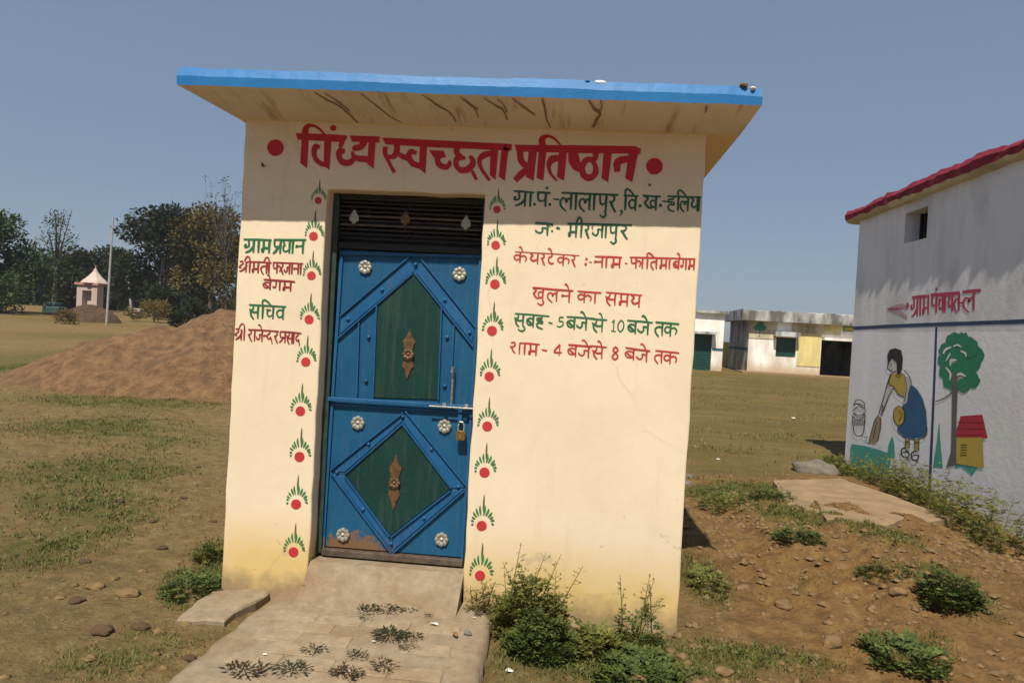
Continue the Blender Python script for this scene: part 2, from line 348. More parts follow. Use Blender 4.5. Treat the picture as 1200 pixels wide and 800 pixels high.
# ------------------------------------------------------------ painted marks: brush strokes laid on a wall face
def smooth_pts(pts, n=5):
    if len(pts) < 3: return pts
    out = []
    P = [pts[0]] + list(pts) + [pts[-1]]
    for i in range(1, len(P)-2):
        a, b, c, d = P[i-1], P[i], P[i+1], P[i+2]
        for k in range(n):
            t = k/n
            out.append(tuple(.5*((2*b[j]) + (-a[j]+c[j])*t + (2*a[j]-5*b[j]+4*c[j]-d[j])*t*t + (-a[j]+3*b[j]-3*c[j]+d[j])*t**3) for j in range(3)))
    out.append(tuple(pts[-1])); return out
class Ink:
    """strokes in photo pixels, turned into coordinates on a wall plane; each stroke lies a hair above the last"""
    def __init__(s, plane, normal, base=.0015): s.pl = plane; s.n = Vector(normal); s.base = base; s.k = 0; s.mb = MB(); s.rnd = random.Random(3); s.cuts = []
    def cut(s): s.cuts.append(len(s.mb.f))
    def off(s): s.k += 1; return s.base + .00012*(s.k % 14)
    def poly(s, pts, mi=0, scale=1, org=(0, 0)):
        o = s.off(); P = [(org[0]+x/scale, org[1]+y/scale) for x, y in pts]
        vs = [s.pl(x, y)+s.n*o for x, y in P]
        tris = tessellate_polygon([[Vector((x, y, 0)) for x, y in P]])
        fs = []
        for t in tris:
            a, b, c = (vs[i] for i in t)
            fs.append(tuple(t) if (b-a).cross(c-a).dot(s.n) > 0 else tuple(reversed(t)))
        s.mb.add(vs, fs, mi)
    def blob(s, x, y, rx, ry=None, mi=0, scale=1, org=(0, 0), jit=.05, n=18):
        ry = ry or rx
        s.poly([(x+rx*cos(2*pi*k/n)*(1+s.rnd.uniform(-jit, jit)), y+ry*sin(2*pi*k/n)*(1+s.rnd.uniform(-jit, jit))) for k in range(n)], mi, scale, org)
    def stroke(s, pts, mi=0, scale=1, org=(0, 0), width=None, sm=True, jit=.07):
        pts = [(p[0], p[1], p[2] if len(p) > 2 else width) for p in pts]
        P = [(org[0]+x/scale, org[1]+y/scale, w_/scale) for x, y, w_ in pts]
        if sm: P = smooth_pts(P)
        o = s.off(); vs = []
        for i, (x, y, w_) in enumerate(P):
            a = P[max(i-1, 0)]; b = P[min(i+1, len(P)-1)]
            dx, dy = b[0]-a[0], b[1]-a[1]; l = math.hypot(dx, dy) or 1; nx, ny = -dy/l, dx/l
            w1 = w_*.5*(1+s.rnd.uniform(-jit, jit)); w2 = w_*.5*(1+s.rnd.uniform(-jit, jit))
            vs.append(s.pl(x+nx*w1, y+ny*w1)+s.n*o); vs.append(s.pl(x-nx*w2, y-ny*w2)+s.n*o)
        fs = []
        for i in range(len(P)-1):
            f = (2*i, 2*i+2, 2*i+3, 2*i+1); a, b, c = vs[f[0]], vs[f[1]], vs[f[2]]
            fs.append(f if (b-a).cross(c-a).dot(s.n) > 0 else f[::-1])
        s.mb.add(vs, fs, mi)
BAR = [(.85, -.02), (.83, .5), (.85, 1.02)]
GL = {
 'ga': [[(.42, 0), (.42, .45), (.34, .72), (.12, .72), (.14, .55)], BAR],
 'gra': [[(.36, 0), (.44, .4), (.36, .55), (.12, .6), (.10, .42), (.25, .40)], [(.86, .5), (.55, .85), (.15, 1.02)], BAR],
 'ma': [[(.24, 0), (.26, .35), (.25, .64)], [(.25, .64), (.12, .72), (.14, .92), (.26, .86), (.25, .64)], [(.22, .64), (.5, .62), (.85, .62)], BAR],
 'ra': [[(.2, 0), (.62, .1), (.62, .34), (.25, .48), (.18, .38)], [(.3, .46), (.55, .78), (.85, 1.08)]],
 'pa': [[(.15, 0), (.16, .42), (.36, .62), (.85, .5)], BAR],
 'pra': [[(.15, 0), (.16, .36), (.36, .52), (.85, .46)], [(.62, .5), (.35, .82), (.05, 1.02)], BAR],
 'dha': [[(.34, .02), (.12, .04), (.10, .26), (.32, .38)], [(.32, .38), (.08, .5), (.14, .8), (.45, .86), (.85, .70)], BAR],
 'na': [[(.12, .6), (.16, .42), (.32, .48), (.85, .44)], BAR],
 'aa': [[(.5, -.02), (.47, .5), (.5, 1.02)]],
 'i': [[(.5, 0), (.48, .5), (.5, 1.02)], [(.45, .02), (.3, -.28), (.7, -.45), (1.6, -.30), (2.5, 0)]],
 'ii': [[(.5, 0), (.48, .5), (.5, 1.02)], [(.5, .02), (.3, -.36), (-.3, -.48), (-.8, -.2), (-.85, 0)]],
 'e': [[(-.2, -.42), (.1, -.50), (.5, -.32), (.85, 0)]],
 'shra': [[(.1, .05), (.35, -.02), (.42, .2), (.2, .38), (.08, .55), (.3, .6)], [(.75, .42), (.45, .78), (.12, .95)], [(.75, 0), (.74, .5), (.75, 1.0)]],
 'ta': [[(.85, .36), (.42, .34), (.16, .52), (.22, .8), (.52, 1.12)], BAR],
 'pha': [[(.08, 0), (.1, .4), (.24, .55), (.52, .46)], [(.52, 0), (.51, .5), (.52, 1.02)], [(.52, .42), (.74, .3), (.92, .5), (.84, .85)]],
 'ja': [[(.85, .42), (.5, .38), (.52, .62), (.36, .84), (.10, .72), (.08, .58)], BAR],
 'ba': [[(.85, .34), (.4, .28), (.12, .5), (.3, .8), (.62, .82), (.85, .66)], [(.25, .42), (.5, .62), (.8, .78)], BAR],
 'va': [[(.85, .34), (.4, .28), (.14, .52), (.34, .82), (.62, .82), (.85, .66)], BAR],
 'sa': [[(.36, 0), (.4, .26), (.16, .44), (.08, .28)], [(.16, .42), (.24, .8), (.5, 1.1)], [(.26, .46), (.5, .56), (.85, .5)], BAR],
 'cha': [[(.1, .3), (.62, .3)], [(.42, .3), (.24, .55), (.42, .82), (.85, .68)], BAR],
 'da': [[(.5, 0), (.46, .2), (.18, .34), (.16, .62), (.46, .72), (.62, .58), (.82, 1.15)]],
 'nda': [[(.0, .5), (.2, .44), (.38, .5)], [(.62, 0), (.6, .22), (.42, .36), (.4, .62), (.62, .72), (.74, .58), (.92, 1.15)]],
 'la': [[(.85, .42), (.62, .34), (.5, .58), (.44, .38), (.22, .34), (.08, .58), (.18, .86), (.52, 1.12)], BAR],
 'ha': [[(.62, 0), (.62, .22)], [(.64, .22), (.4, .2), (.14, .26), (.2, .42), (.45, .40), (.68, .42)], [(.68, .42), (.66, .6), (.36, .58), (.12, .76), (.3, .98), (.75, 1.08)]],
 'kha': [[(.1, .02), (.3, .22), (.08, .48)], [(.1, .48), (.4, .86), (.85, .72)], [(.85, .36), (.58, .32), (.48, .55), (.62, .8)], BAR],
 'ya': [[(.12, .04), (.36, .24), (.14, .46)], [(.14, .46), (.4, .74), (.85, .56)], BAR],
 'ka': [[(.5, 0), (.49, .5), (.5, 1.02)], [(.5, .34), (.22, .28), (.06, .52), (.24, .76), (.5, .56)], [(.5, .44), (.76, .32), (.95, .52), (.88, .84)]],
 'tta': [[(.55, 0), (.52, .2), (.18, .36), (.16, .68), (.48, .9), (.85, .8)]],
 'sha': [[(.1, .06), (.38, .0), (.44, .24), (.18, .44), (.04, .32)], [(.18, .44), (.3, .74), (.5, .95)], [(.85, 0), (.83, .5), (.85, 1.02)]],
 'u': [[(.78, .98), (.92, 1.22), (.66, 1.42), (.3, 1.26)]],
 '5': [[(.95, 0), (.45, .04), (.38, .42)], [(.38, .42), (.85, .45), (.9, .78), (.5, .98), (.1, .88)]],
 '1': [[(.5, 0), (.45, 1.0)], [(.0, .95), (1.0, 1.02)], [(.1, .25), (.5, 0)]],
 '0': [[(.5, 0), (.05, .35), (.08, .8), (.5, 1.0), (.92, .7), (.92, .25), (.5, 0)]],
 '4': [[(.7, 0), (.1, .68), (1.0, .70)], [(.72, 0), (.68, 1.0)]],
 '8': [[(.55, .45), (.15, .25), (.5, 0), (.9, .22), (.55, .45), (.1, .75), (.5, 1.0), (.95, .75), (.55, .45)]],
}
def word(ink, head, h, pen, glyphs, mi=0, lean=-.06, headw=None):
    (x0, y0), (x1, y1) = head
    sl = (y1-y0)/(x1-x0); ink.cut()
    if headw != 0: ink.stroke([(x0, y0, (headw or pen)*.9), ((x0+x1)/2, (y0+y1)/2+ink.rnd.uniform(-.3, .3), headw or pen), (x1, y1, (headw or pen)*.85)], mi)
    for g, a, b in glyphs:
        for st in GL[g]:
            pts = []
            for k, (u, v) in enumerate(st):
                x = a+u*(b-a); y = y0+(x-x0)*sl+v*h
                pts.append((x+lean*v*h, y, pen*(1.12 if len(st) == 3 and g != 'sha' else .92)*(1 if k < len(st)-1 else .72)))
            ink.stroke(pts, mi)

# ============================================================ GROUND
PATCH = [(80, 380, 130, 4, .7), (110, 394, 110, 9, .8), (60, 430, 90, 12, .8),  # green patches: photo point, radii in photo pixels, strength
 (115, 500, 95, 18, 1.0), (110, 555, 95, 26, 1.2), (100, 592, 75, 18, 1.0), (130, 470, 110, 10, .9), (90, 415, 85, 30, .9), (240, 470, 50, 7, .5), (30, 640, 90, 60, .8), (200, 520, 60, 16, .5),
 (232, 672, 34, 17, 1.2), (245, 640, 16, 12, .7), (180, 745, 75, 20, .5), (120, 775, 70, 25, .6), (640, 775, 90, 28, .9), (755, 775, 55, 30, 1.2), (860, 775, 75, 24, 1.0),
 (700, 750, 80, 14, .7), (820, 680, 30, 30, 1.0), (850, 585, 55, 14, 1.0), (900, 578, 50, 14, 1.0), (940, 625, 42, 12, 1.0), (895, 612, 40, 10, .6),
 (1040, 657, 42, 14, 1.1), (1110, 720, 36, 28, 1.0), (1060, 770, 55, 14, 1.1), (940, 700, 30, 10, .4), (990, 552, 40, 8, .7), (1090, 580, 60, 22, .9), (960, 775, 40, 14, .5),
 (210, 710, 30, 8, .5)]
PG = []
for px, py, rx, ry, s in PATCH:
    c = onZ(px, py); a = onZ(px+rx, py+rx*.056); b = onZ(px, py+ry)
    PG.append((c.x, c.y, abs(a.x-c.x), max(abs(c.y-b.y), .08), s))
def green_at(x, y):
    g = 0*x
    for cx, cy, rx, ry, s in PG: g = g + s*np.exp(-(((x-cx)/rx)**2+((y-cy)/ry)**2))
    return g
def bumpf(x, y, cx, cy, rx, ry): return np.exp(-(((x-cx)/rx)**2+((y-cy)/ry)**2))
def sstep(a, b, x): t = np.clip((x-a)/(b-a), 0, 1); return t*t*(3-2*t)
# cheap value noise on arrays
_perm = RNG.random((256, 256))
def vnoise(x, y):
    xi = np.floor(x).astype(int); yi = np.floor(y).astype(int); fx = x-xi; fy = y-yi
    fx = fx*fx*(3-2*fx); fy = fy*fy*(3-2*fy)
    g = lambda i, j: _perm[(xi+i) % 256, (yi+j) % 256]
    return (g(0, 0)*(1-fx)+g(1, 0)*fx)*(1-fy)+(g(0, 1)*(1-fx)+g(1, 1)*fx)*fy
def vfbm(x, y, s, o=4):
    r = 0*x; a = .5
    for k in range(o): r = r+a*(vnoise(x*s+17.3*k, y*s+9.1*k)-.5); s *= 2.03; a *= .55
    return r
def height(x, y):
    x = np.asarray(x, dtype=float); y = np.asarray(y, dtype=float)
    d = np.hypot(x, y)
    z = vfbm(x, y, .5, 5)*.07*sstep(1, 6, d) + vfbm(x, y, 3.0, 5)*.07 + vfbm(x, y, 14.0, 3)*.018
    # churned spoil bank to the right of the building
    bank = bumpf(x, y, 2.35, 5.6, 1.15, 1.7)*.15 + bumpf(x, y, 2.6, 4.2, .9, .6)*.07
    z = z + bank + bank*(np.abs(vfbm(x, y, 3.2, 4))*2.2) + bumpf(x, y, 1.7, 4.6, .6, .9)*np.abs(vfbm(x, y, 4.5, 4))*.25
    z = z - bumpf(x, y, 1.25, 4.2, .35, .5)*.03
    # flat plinth apron between the bank and the hall
    ap = sstep(2.2, 2.6, x)*sstep(6.0, 6.3, y)*(1-sstep(7.9, 8.3, y))
    z = z*(1-ap)+.10*ap
    # low in front of the step so the brick path lies on it
    pth = sstep(-1.62, -1.5, x)*(1-sstep(-.30, -.22, x))*sstep(.5, 1, y)*(1-sstep(3.9, 4.0, y))
    z = z*(1-pth)-.04*pth
    inside = sstep(-1.9, -1.78, x)*(1-sstep(.6, .72, x))*sstep(3.5, 3.62, y)*(1-sstep(5.3, 5.4, y))
    z = z*(1-inside)-.03*inside
    far = sstep(40, 110, np.hypot(x, y))*sstep(8, -20, x)
    z = z+far*1.15
    fld = sstep(9, 14, d); z = z+fld*vfbm(x, y, .25, 3)*.12*(1-far)
    return z
def ground():
    n = 640; b = 7.25; a = .88
    u = np.linspace(-1, 1, n); g = a*np.sinh(b*u)
    X, Y = np.meshgrid(.6+g, 4.6+g, indexing='xy')
    Z = height(X, Y)
    me = bpy.data.meshes.new('ground'); nv = n*n
    me.vertices.add(nv); me.vertices.foreach_set('co', np.stack([X, Y, Z], -1).astype(np.float32).ravel())
    i = np.arange(n*n).reshape(n, n); q = np.stack([i[:-1, :-1], i[:-1, 1:], i[1:, 1:], i[1:, :-1]], -1).reshape(-1, 4)
    me.loops.add(q.size); me.loops.foreach_set('vertex_index', q.ravel().astype(np.int32))
    me.polygons.add(len(q)); me.polygons.foreach_set('loop_start', np.arange(0, q.size, 4, dtype=np.int32))
    me.polygons.foreach_set('loop_total', np.full(len(q), 4, dtype=np.int32))
    me.update(calc_edges=True); me.polygons.foreach_set('use_smooth', np.ones(len(q), dtype=bool))
    gr = np.clip(green_at(X, Y), 0, 1)
    field = sstep(7.6, 9.5, Y+vfbm(X, Y, .6, 4)*3)*sstep(-1.5, 1.0, X)
    leftf = sstep(30, 45, Y)*(1-sstep(-1, 1, X)); field = np.clip(field+leftf*.15, 0, 1)
    orange = sstep(.4, 1.2, X)*(1-sstep(7.5, 9, Y))+.6*(1-sstep(-1.5, 0, X))*sstep(24, 30, Y)*(1-field*0)*np.clip(.5+vfbm(X, Y, .12, 3)*3, 0, 1)
    for nm, arr in (('green', gr), ('field', field), ('orange', orange)):
        at = me.attributes.new(nm, 'FLOAT', 'POINT'); at.data.foreach_set('value', arr.astype(np.float32).ravel())
    link('ground', me, M['earth'], kind='structure')
ground()
def hz(x, y): return float(height(np.array([x]), np.array([y]))[0])

# ============================================================ THE PAINTED TOILET BUILDING
YW = 3.653
hut = empty('toilet_building', (-.57, 3.653, 0), 'small cream painted public toilet block with blue roof edge and red and green hand lettering', 'building')
XL, XR, ZT, YB = -1.796, .65, 2.55, 5.45
OX0, OX1, OZ0, OZ1 = -1.318, -.474, .0, 2.197
def hut_wall():
    xs = sorted(set([XL, OX0, OX1, XR] + list(np.linspace(XL, OX0, 5)) + list(np.linspace(OX0, OX1, 8)) + list(np.linspace(OX1, XR, 11))))
    zs = sorted(set([-.12, OZ1, ZT] + list(np.linspace(-.12, OZ1, 22)) + list(np.linspace(OZ1, ZT, 5))))
    rr = random.Random(5); P = {}
    for i, x in enumerate(xs):
        for j, z in enumerate(zs):
            jx = jz = 0
            if i in (0, len(xs)-1): jx = rr.uniform(-.0028, .0028)
            if abs(x-OX0) < 1e-6 or abs(x-OX1) < 1e-6: jx = rr.uniform(-.004, .004)
            if abs(z-OZ1) < 1e-6 and OX0-.01 < x < OX1+.01: jz = rr.uniform(-.005, .003)
            P[i, j] = (x+jx+ (0.004*(z-1.2) if i == 0 else 0), z+jz)
    mb = MB(); idx = {}
    def vert(i, j, y):
        k = (i, j, y)
        if k not in idx: idx[k] = len(mb.v); mb.v.append((P[i, j][0], y, P[i, j][1])); mb.t.append(.5)
        return idx[k]
    def face(*vs): mb.f.append(vs); mb.m.append(0)
    i0 = xs.index(OX0); i1 = xs.index(OX1); j1 = zs.index(OZ1); ni, nj = len(xs), len(zs)
    hole = lambda i, j: i0 <= i < i1 and j < j1
    yi = YW+.23
    for i in range(ni-1):
        for j in range(nj-1):
            if not hole(i, j):
                face(vert(i, j, YW), vert(i+1, j, YW), vert(i+1, j+1, YW), vert(i, j+1, YW))
                face(vert(i, j, yi), vert(i, j+1, yi), vert(i+1, j+1, yi), vert(i+1, j, yi))
    for j in range(nj-1):
        face(vert(0, j, YB), vert(0, j, YW), vert(0, j+1, YW), vert(0, j+1, YB))
        face(vert(ni-1, j, YW), vert(ni-1, j, YB), vert(ni-1, j+1, YB), vert(ni-1, j+1, YW))
        if j < j1:
            face(vert(i0, j, YW), vert(i0, j, yi), vert(i0, j+1, yi), vert(i0, j+1, YW))
            face(vert(i1, j, yi), vert(i1, j, YW), vert(i1, j+1, YW), vert(i1, j+1, yi))
    for i in range(i0, i1):
        face(vert(i, j1, yi), vert(i+1, j1, yi), vert(i+1, j1, YW), vert(i, j1, YW))
    for i in range(ni-1):
        for j in range(nj-1): face(vert(i+1, j, YB), vert(i, j, YB), vert(i, j+1, YB), vert(i+1, j+1, YB))
    o = part('wall', mb, M['wall'], hut); bevel(o, .009, 2)
hut_wall()
def hut_roof():
    # corners of the slab, its underside climbs slightly towards the front lip
    n = 90; mb = MB(); rr = random.Random(9)
    FL = onZ(207, 99, 2.60); FR = onZ(893, 123.5, 2.60); BL = Vector((-1.84, 5.65, 2.50)); BR = Vector((.80, 5.65, 2.50))
    WL = Vector((-1.815, 3.653, 2.545)); WR = Vector((.812, 3.653, 2.548))
    rows = []
    for i in range(n+1):
        t = i/n; f = FL.lerp(FR, t); bk = BL.lerp(BR, t); wm = WL.lerp(WR, t)
        ts = .080+rr.uniform(-.0016, .0016)+fbm(t*22, 1)*.004+(.004 if t < .36 or .58 < t < .72 else -.001)+.008*t
        lo = rr.uniform(-.0015, .0015); dy = rr.uniform(-.0008, .0008)
        if t > .955: ts -= .012*(t-.955)/.045
        rows.append((f+Vector((0, dy, lo)), f+Vector((0, dy-.004, ts*.5)), f+Vector((0, dy+.006, ts)), bk+Vector((0, 0, .13)), bk, wm))
    for r in rows:
        for v in r: mb.v.append(tuple(v)); mb.t.append(.5)
    k = 6
    for i in range(n):
        a, b = i*k, (i+1)*k
        for (p, q, mi) in ((0, 1, 0), (1, 2, 0), (2, 3, 2), (3, 4, 2), (4, 5, 1), (5, 0, 1)):
            mb.f.append((a+p, b+p, b+q, a+q)); mb.m.append(mi)
    mb.f.append((0, 1, 2, 3, 4, 5)); mb.m.append(0)
    mb.f.append(tuple(n*k+x for x in (5, 4, 3, 2, 1, 0))); mb.m.append(0)
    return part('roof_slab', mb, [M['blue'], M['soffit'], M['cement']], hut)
roof = hut_roof()
# cement lumps left along the top lip of the slab
for px, py, w_, h_, mt in ((703, 96, 15, 6, 'paper'), (688, 95, 8, 4, 'blue'), (872, 99, 9, 6, 'clod'), (882, 103, 7, 5, 'paper')):
    p = onY(px, py+1.5, 3.335); mb = MB(); s = .004
    bm = bmesh.new(); bmesh.ops.create_icosphere(bm, subdivisions=2, radius=1)
    for v in bm.verts: v.co *= 1+random.uniform(-.18, .18); v.co.x *= w_*s*.55; v.co.z *= h_*s*.5; v.co.y *= .02
    me = bpy.data.meshes.new('plaster_lump'); bm.to_mesh(me); bm.free()
    link('plaster_lump', me, M[mt], roof, loc=p)
# stains and cracks under the soffit
def soffit_pt(px, py):
    # underside plane between the lip (z 2.60) and wall line (z 2.546)
    z = 2.58
    for _ in range(6):
        p = onZ(px, py, z); t = (p.y-3.27)/(3.653-3.27); z = 2.60-.054*t
    return onZ(px, py, z)
ink = Ink(soffit_pt, (0, 0, -1), .002)
def z1(*p): return [(200+x*.3, 60+y*.3, w_*.2) for x, y, w_ in p]
def z2(*p): return [(540+x*.3, 60+y*.3, w_*.21) for x, y, w_ in p]
for s in (z1((560, 160, 4), (610, 190, 7), (660, 215, 6), (690, 240, 8), (730, 278, 9)), z1((600, 165, 4), (650, 195, 6), (700, 235, 6)),
          z1((740, 165, 4), (800, 210, 6), (850, 250, 5), (900, 278, 3)), z1((985, 172, 4), (1040, 210, 8), (1090, 240, 6), (1115, 275, 6)),
          z1((1130, 180, 4), (1170, 210, 7), (1200, 228, 8)),
          z2((90, 185, 4), (140, 215, 7), (165, 230, 8), (182, 268, 7)), z2((140, 185, 4), (170, 215, 6), (180, 240, 6)),
          z2((200, 185, 4), (240, 215, 8), (290, 250, 5)), z2((318, 185, 12), (330, 230, 11), (335, 265, 8), (350, 298, 6)),
          z2((500, 190, 10), (520, 225, 12), (545, 245, 14), (530, 270, 10), (515, 298, 14)), z2((545, 190, 8), (550, 220, 7), (535, 240, 8)),
          z2((10, 185, 3), (50, 220, 5), (70, 260, 3)), z2((960, 215, 12), (955, 240, 8))):
    ink = Ink(soffit_pt, (0, 0, -1), .002); ink.stroke(s, jit=.35); part('rust_stain', ink.mb, M['rust'], roof)

# ---- door, frame, transom grille
YD = YW+.125
D = lambda px, py, y=YD: onY(px, py, y)
frame = MB()
def bar_px(mb, a, b, half, y0, y1, mi=0):
    """flat bar between two photo points, sized in metres, between depth y0 (front) and y1"""
    A = onY(*a, YD); B = onY(*b, YD); d = (B-A); d.y = 0; d.normalize(); s_ = Vector((-d.z, 0, d.x))*half
    vs = []
    for P, sg in ((A, 1), (A, -1), (B, -1), (B, 1)):
        for y in (y0, y1): v = P+s_*sg; vs.append((v.x, y, v.z))
    mb.add(vs, [(0, 1, 3, 2), (2, 3, 5, 4), (4, 5, 7, 6), (6, 7, 1, 0), (0, 2, 4, 6), (1, 7, 5, 3)], mi)
ZB = .215
fl = MB(); fl.box((OX0+.004, YD-.03, ZB), (OX0+.034, YD+.03, OZ1-.005)); o = part('door_frame', fl, M['framegreen'], hut); bevel(o, .003)
fr = MB(); fr.box((OX1-.020, YD-.012, ZB), (OX1-.003, YD+.03, OZ1-.005)); part('frame_post', fr, M['framegreen'], o)
fb = MB(); fb.box((OX0+.036, YD-.035, ZB-.012), (OX1-.022, YD+.03, ZB+.022)); bevel(part('frame_sill', fb, M['iron'], o), .003)
ft = MB(); ft.box((OX0+.036, YD-.02, 1.895), (OX1-.022, YD+.03, 1.93)); bevel(part('frame_transom', ft, M['darkiron'], o), .003)
fh = MB(); fh.box((OX0+.036, YD-.02, OZ1-.035), (OX1-.022, YD+.03, OZ1-.006)); bevel(part('frame_head', fh, M['darkiron'], o), .003)
grille = part('transom_grille', (lambda b: (b.box((OX0+.036, YD+.012, 2.03), (OX1-.022, YD+.02, 2.045)), b)[1])(MB()), M['darkiron'], hut)
zb = 1.95; k = 0
while zb < 2.15:
    g = MB(); g.box((OX0+.036, YD-.004, zb), (OX1-.022, YD+.008, zb+.009)); part('grille_bar', g, M['iron' if k in (3, 5) else 'darkiron'], grille); zb += .0245; k += 1
for x in (-1.12, -.9, -.68):
    g = MB(); g.box((x-.005, YD+.0215, 1.931), (x+.005, YD+.028, OZ1-.036)); part('grille_upright', g, M['darkiron'], grille)
dust = Ink(lambda x, y: onY(x, y, YD-.022), (0, -1, 0), .0)
rr = random.Random(4)
for _ in range(60):
    x = rr.uniform(405, 558); y = 279+rr.uniform(0, 14)+(x-480)*.035; dust.blob(x, y, rr.uniform(.4, 1.5), rr.uniform(.3, .9), n=6, jit=.3)
def back_panel():
    b = MB(); b.box((OX0+.036, YD+.03, 1.931), (OX1-.022, YD+.034, 1.99)); return b
part('perforated_panel', back_panel(), M['darkiron'], grille)
def extrude_outline(pts2, y0, y1, mi=0, mb=None):
    """closed outline of (x,z) from front depth y0 to back y1"""
    mb = mb or MB(); n = len(pts2); vs = [(x, y0, z) for x, z in pts2]+[(x, y1, z) for x, z in pts2]
    area = sum(pts2[i][0]*pts2[(i+1) % n][1]-pts2[(i+1) % n][0]*pts2[i][1] for i in range(n))
    fs = [tuple(range(n)) if area > 0 else tuple(range(n))[::-1]]
    fs.append(tuple(range(n, 2*n))[::-1] if area > 0 else tuple(range(n, 2*n)))
    for i in range(n):
        j = (i+1) % n; fs.append((i, n+i, n+j, j) if area > 0 else (j, n+j, n+i, i))
    mb.add(vs, fs, mi); return mb
SPADE = [(0, .048), (.010, .030), (.024, .010), (.027, -.010), (.020, -.022), (.010, -.022), (.008, -.034), (-.008, -.034), (-.010, -.022), (-.020, -.022), (-.027, -.010), (-.024, .010), (-.010, .030)]
me_sp = extrude_outline(SPADE, 0, .006).mesh('cast_spade')
for (px, py), mt in zip(((415, 255), (475, 257), (546, 262)), ('silver', 'bronze', 'silver')):
    p = D(px, py, YD-.012); me = me_sp.copy(); link('cast_spade', me, M[mt], grille, loc=p)
    g = MB(); g.box((p.x-.004, YD-.0065, p.z-.06), (p.x+.004, YD-.0045, p.z+.02)); part('spade_stem', g, M['darkiron'], grille)

leaf_t = .0
door = part('door', (lambda b: (b.box((OX0+.040, YD, ZB+.030), (OX1-.026, YD+.012, 1.888)), b)[1])(MB()), M['doorblue'], hut)
def panel(pts, name, mt, y0, y1):
    P = [(lambda v: (v.x, v.z))(onY(x, y, YD)) for x, y in pts]
    return bevel(part(name, extrude_outline(P, y0, y1), M[mt], door), .0015, 1)
panel([(485.5, 320), (517.5, 358), (514, 468), (438, 465.5), (442.5, 356)], 'pointed_panel', 'doorgreen', YD-.006, YD-.0003)
panel([(472, 497), (528.5, 572), (458, 627), (405, 555.5)], 'diamond_panel', 'doorgreen', YD-.006, YD-.0003)
def strip(a, b, half=.0035, y0=YD-.016, y1=YD-.0005, name='edge_strip', mt='ironblue'):
    mb = MB(); bar_px(mb, a, b, half, y0, y1); return part(name, mb, M[mt], door)
for a, b in (((481.5, 300), (399.5, 370)), ((495, 305), (558, 384)), ((484, 320.5), (397, 396)), ((487, 321), (555, 406)), ((421.5, 378), (419, 461)), ((532.5, 381), (528, 468)),
             ((442, 358), (438, 465)), ((518, 360), (514, 468)),
             ((475.4, 481), (548, 570)), ((473, 483), (388, 550)), ((459, 647), (388.5, 553)), ((461, 647), (547, 572)),
             ((472, 496), (529, 571)), ((471, 497), (404.5, 555)), ((457, 628), (404.5, 557)), ((459, 628), (528.5, 574))):
    strip(a, b)
# wide flat bands between the ridges
def band(pts): panel(pts, 'flat_band', 'ironblue', YD-.0045, YD-.0004)
band([(480.5, 302), (485, 318), (399, 391), (400, 372)]); band([(494, 308), (488, 320), (553, 401), (556.5, 385)])
band([(475, 484), (545, 570.5), (530, 571.5), (473, 495)]); band([(471, 486), (471, 494), (404, 553), (391, 551)])
band([(391, 556), (404, 558), (457, 630), (459, 644)]); band([(531, 574), (544, 572.5), (461, 644), (460, 629)])
rail = strip((386, 466.5), (554, 476.5), .011, YD-.034, YD-.0174, 'mid_rail')
def rail_w(): pass
bevel(rail, .003)
strip((386.5, 473), (554, 483), .004, YD-.018, YD-.0008, 'rail_flange')
strip((399, 297), (566, 301), .008, YD-.014, YD-.0008, 'top_rail'); strip((378, 643), (541, 659), .010, YD-.018, YD-.0008, 'bottom_rail')
strip((401, 301), (379, 642), .008, YD-.013, YD-.0009, 'hinge_stile'); strip((563, 303), (541.5, 656), .006, YD-.013, YD-.0009, 'lock_stile')
def rosette_mesh(R=.026, n=8):
    mb = MB()
    for k in range(n):
        a = 2*pi*k/n; c, s_ = cos(a), sin(a); prof = [(.25, .20), (.62, .34), (.92, .26), (1.0, 0), (.92, -.26), (.62, -.34), (.25, -.20)]
        ring = [(R*(u*c-v*s_), -.004 - (.003 if 0 < i < 6 else 0), R*(u*s_+v*c)) for i, (u, v) in enumerate(prof)]
        cen = (R*.65*c, -.011, R*.65*s_)
        base = [(x, .004, z) for x, y, z in ring]
        vs = ring+[cen]+base; m_ = len(prof); fs = []
        for i in range(m_):
            j = (i+1) % m_; fs.append((i, j, m_)); fs.append((j, i, m_+1+i, m_+1+j))
        mb.add(vs, fs)
    ring = [(R*.30*cos(t), -.006, R*.30*sin(t)) for t in [2*pi*k/10 for k in range(10)]]; back = [(x, .003, z) for x, y, z in ring]
    mb.add(ring+[(0, -.014, 0)]+back, [(i, (i+1) % 10, 10) for i in range(10)]+[((i+1) % 10, i, 11+i, 11+(i+1) % 10) for i in range(10)])
    me = mb.mesh('rosette')
    bm = bmesh.new(); bm.from_mesh(me); bmesh.ops.recalc_face_normals(bm, faces=bm.faces); bm.to_mesh(me); bm.free(); return me
ro = rosette_mesh(.038); ro_b = rosette_mesh(.032); dome = None
for px, py in ((428, 313), (538.5, 321), (419.5, 495), (521, 499), (402, 626), (517.5, 631.5)):
    link('rosette', ro, M['silver'], door, loc=D(px, py, YD-.006))
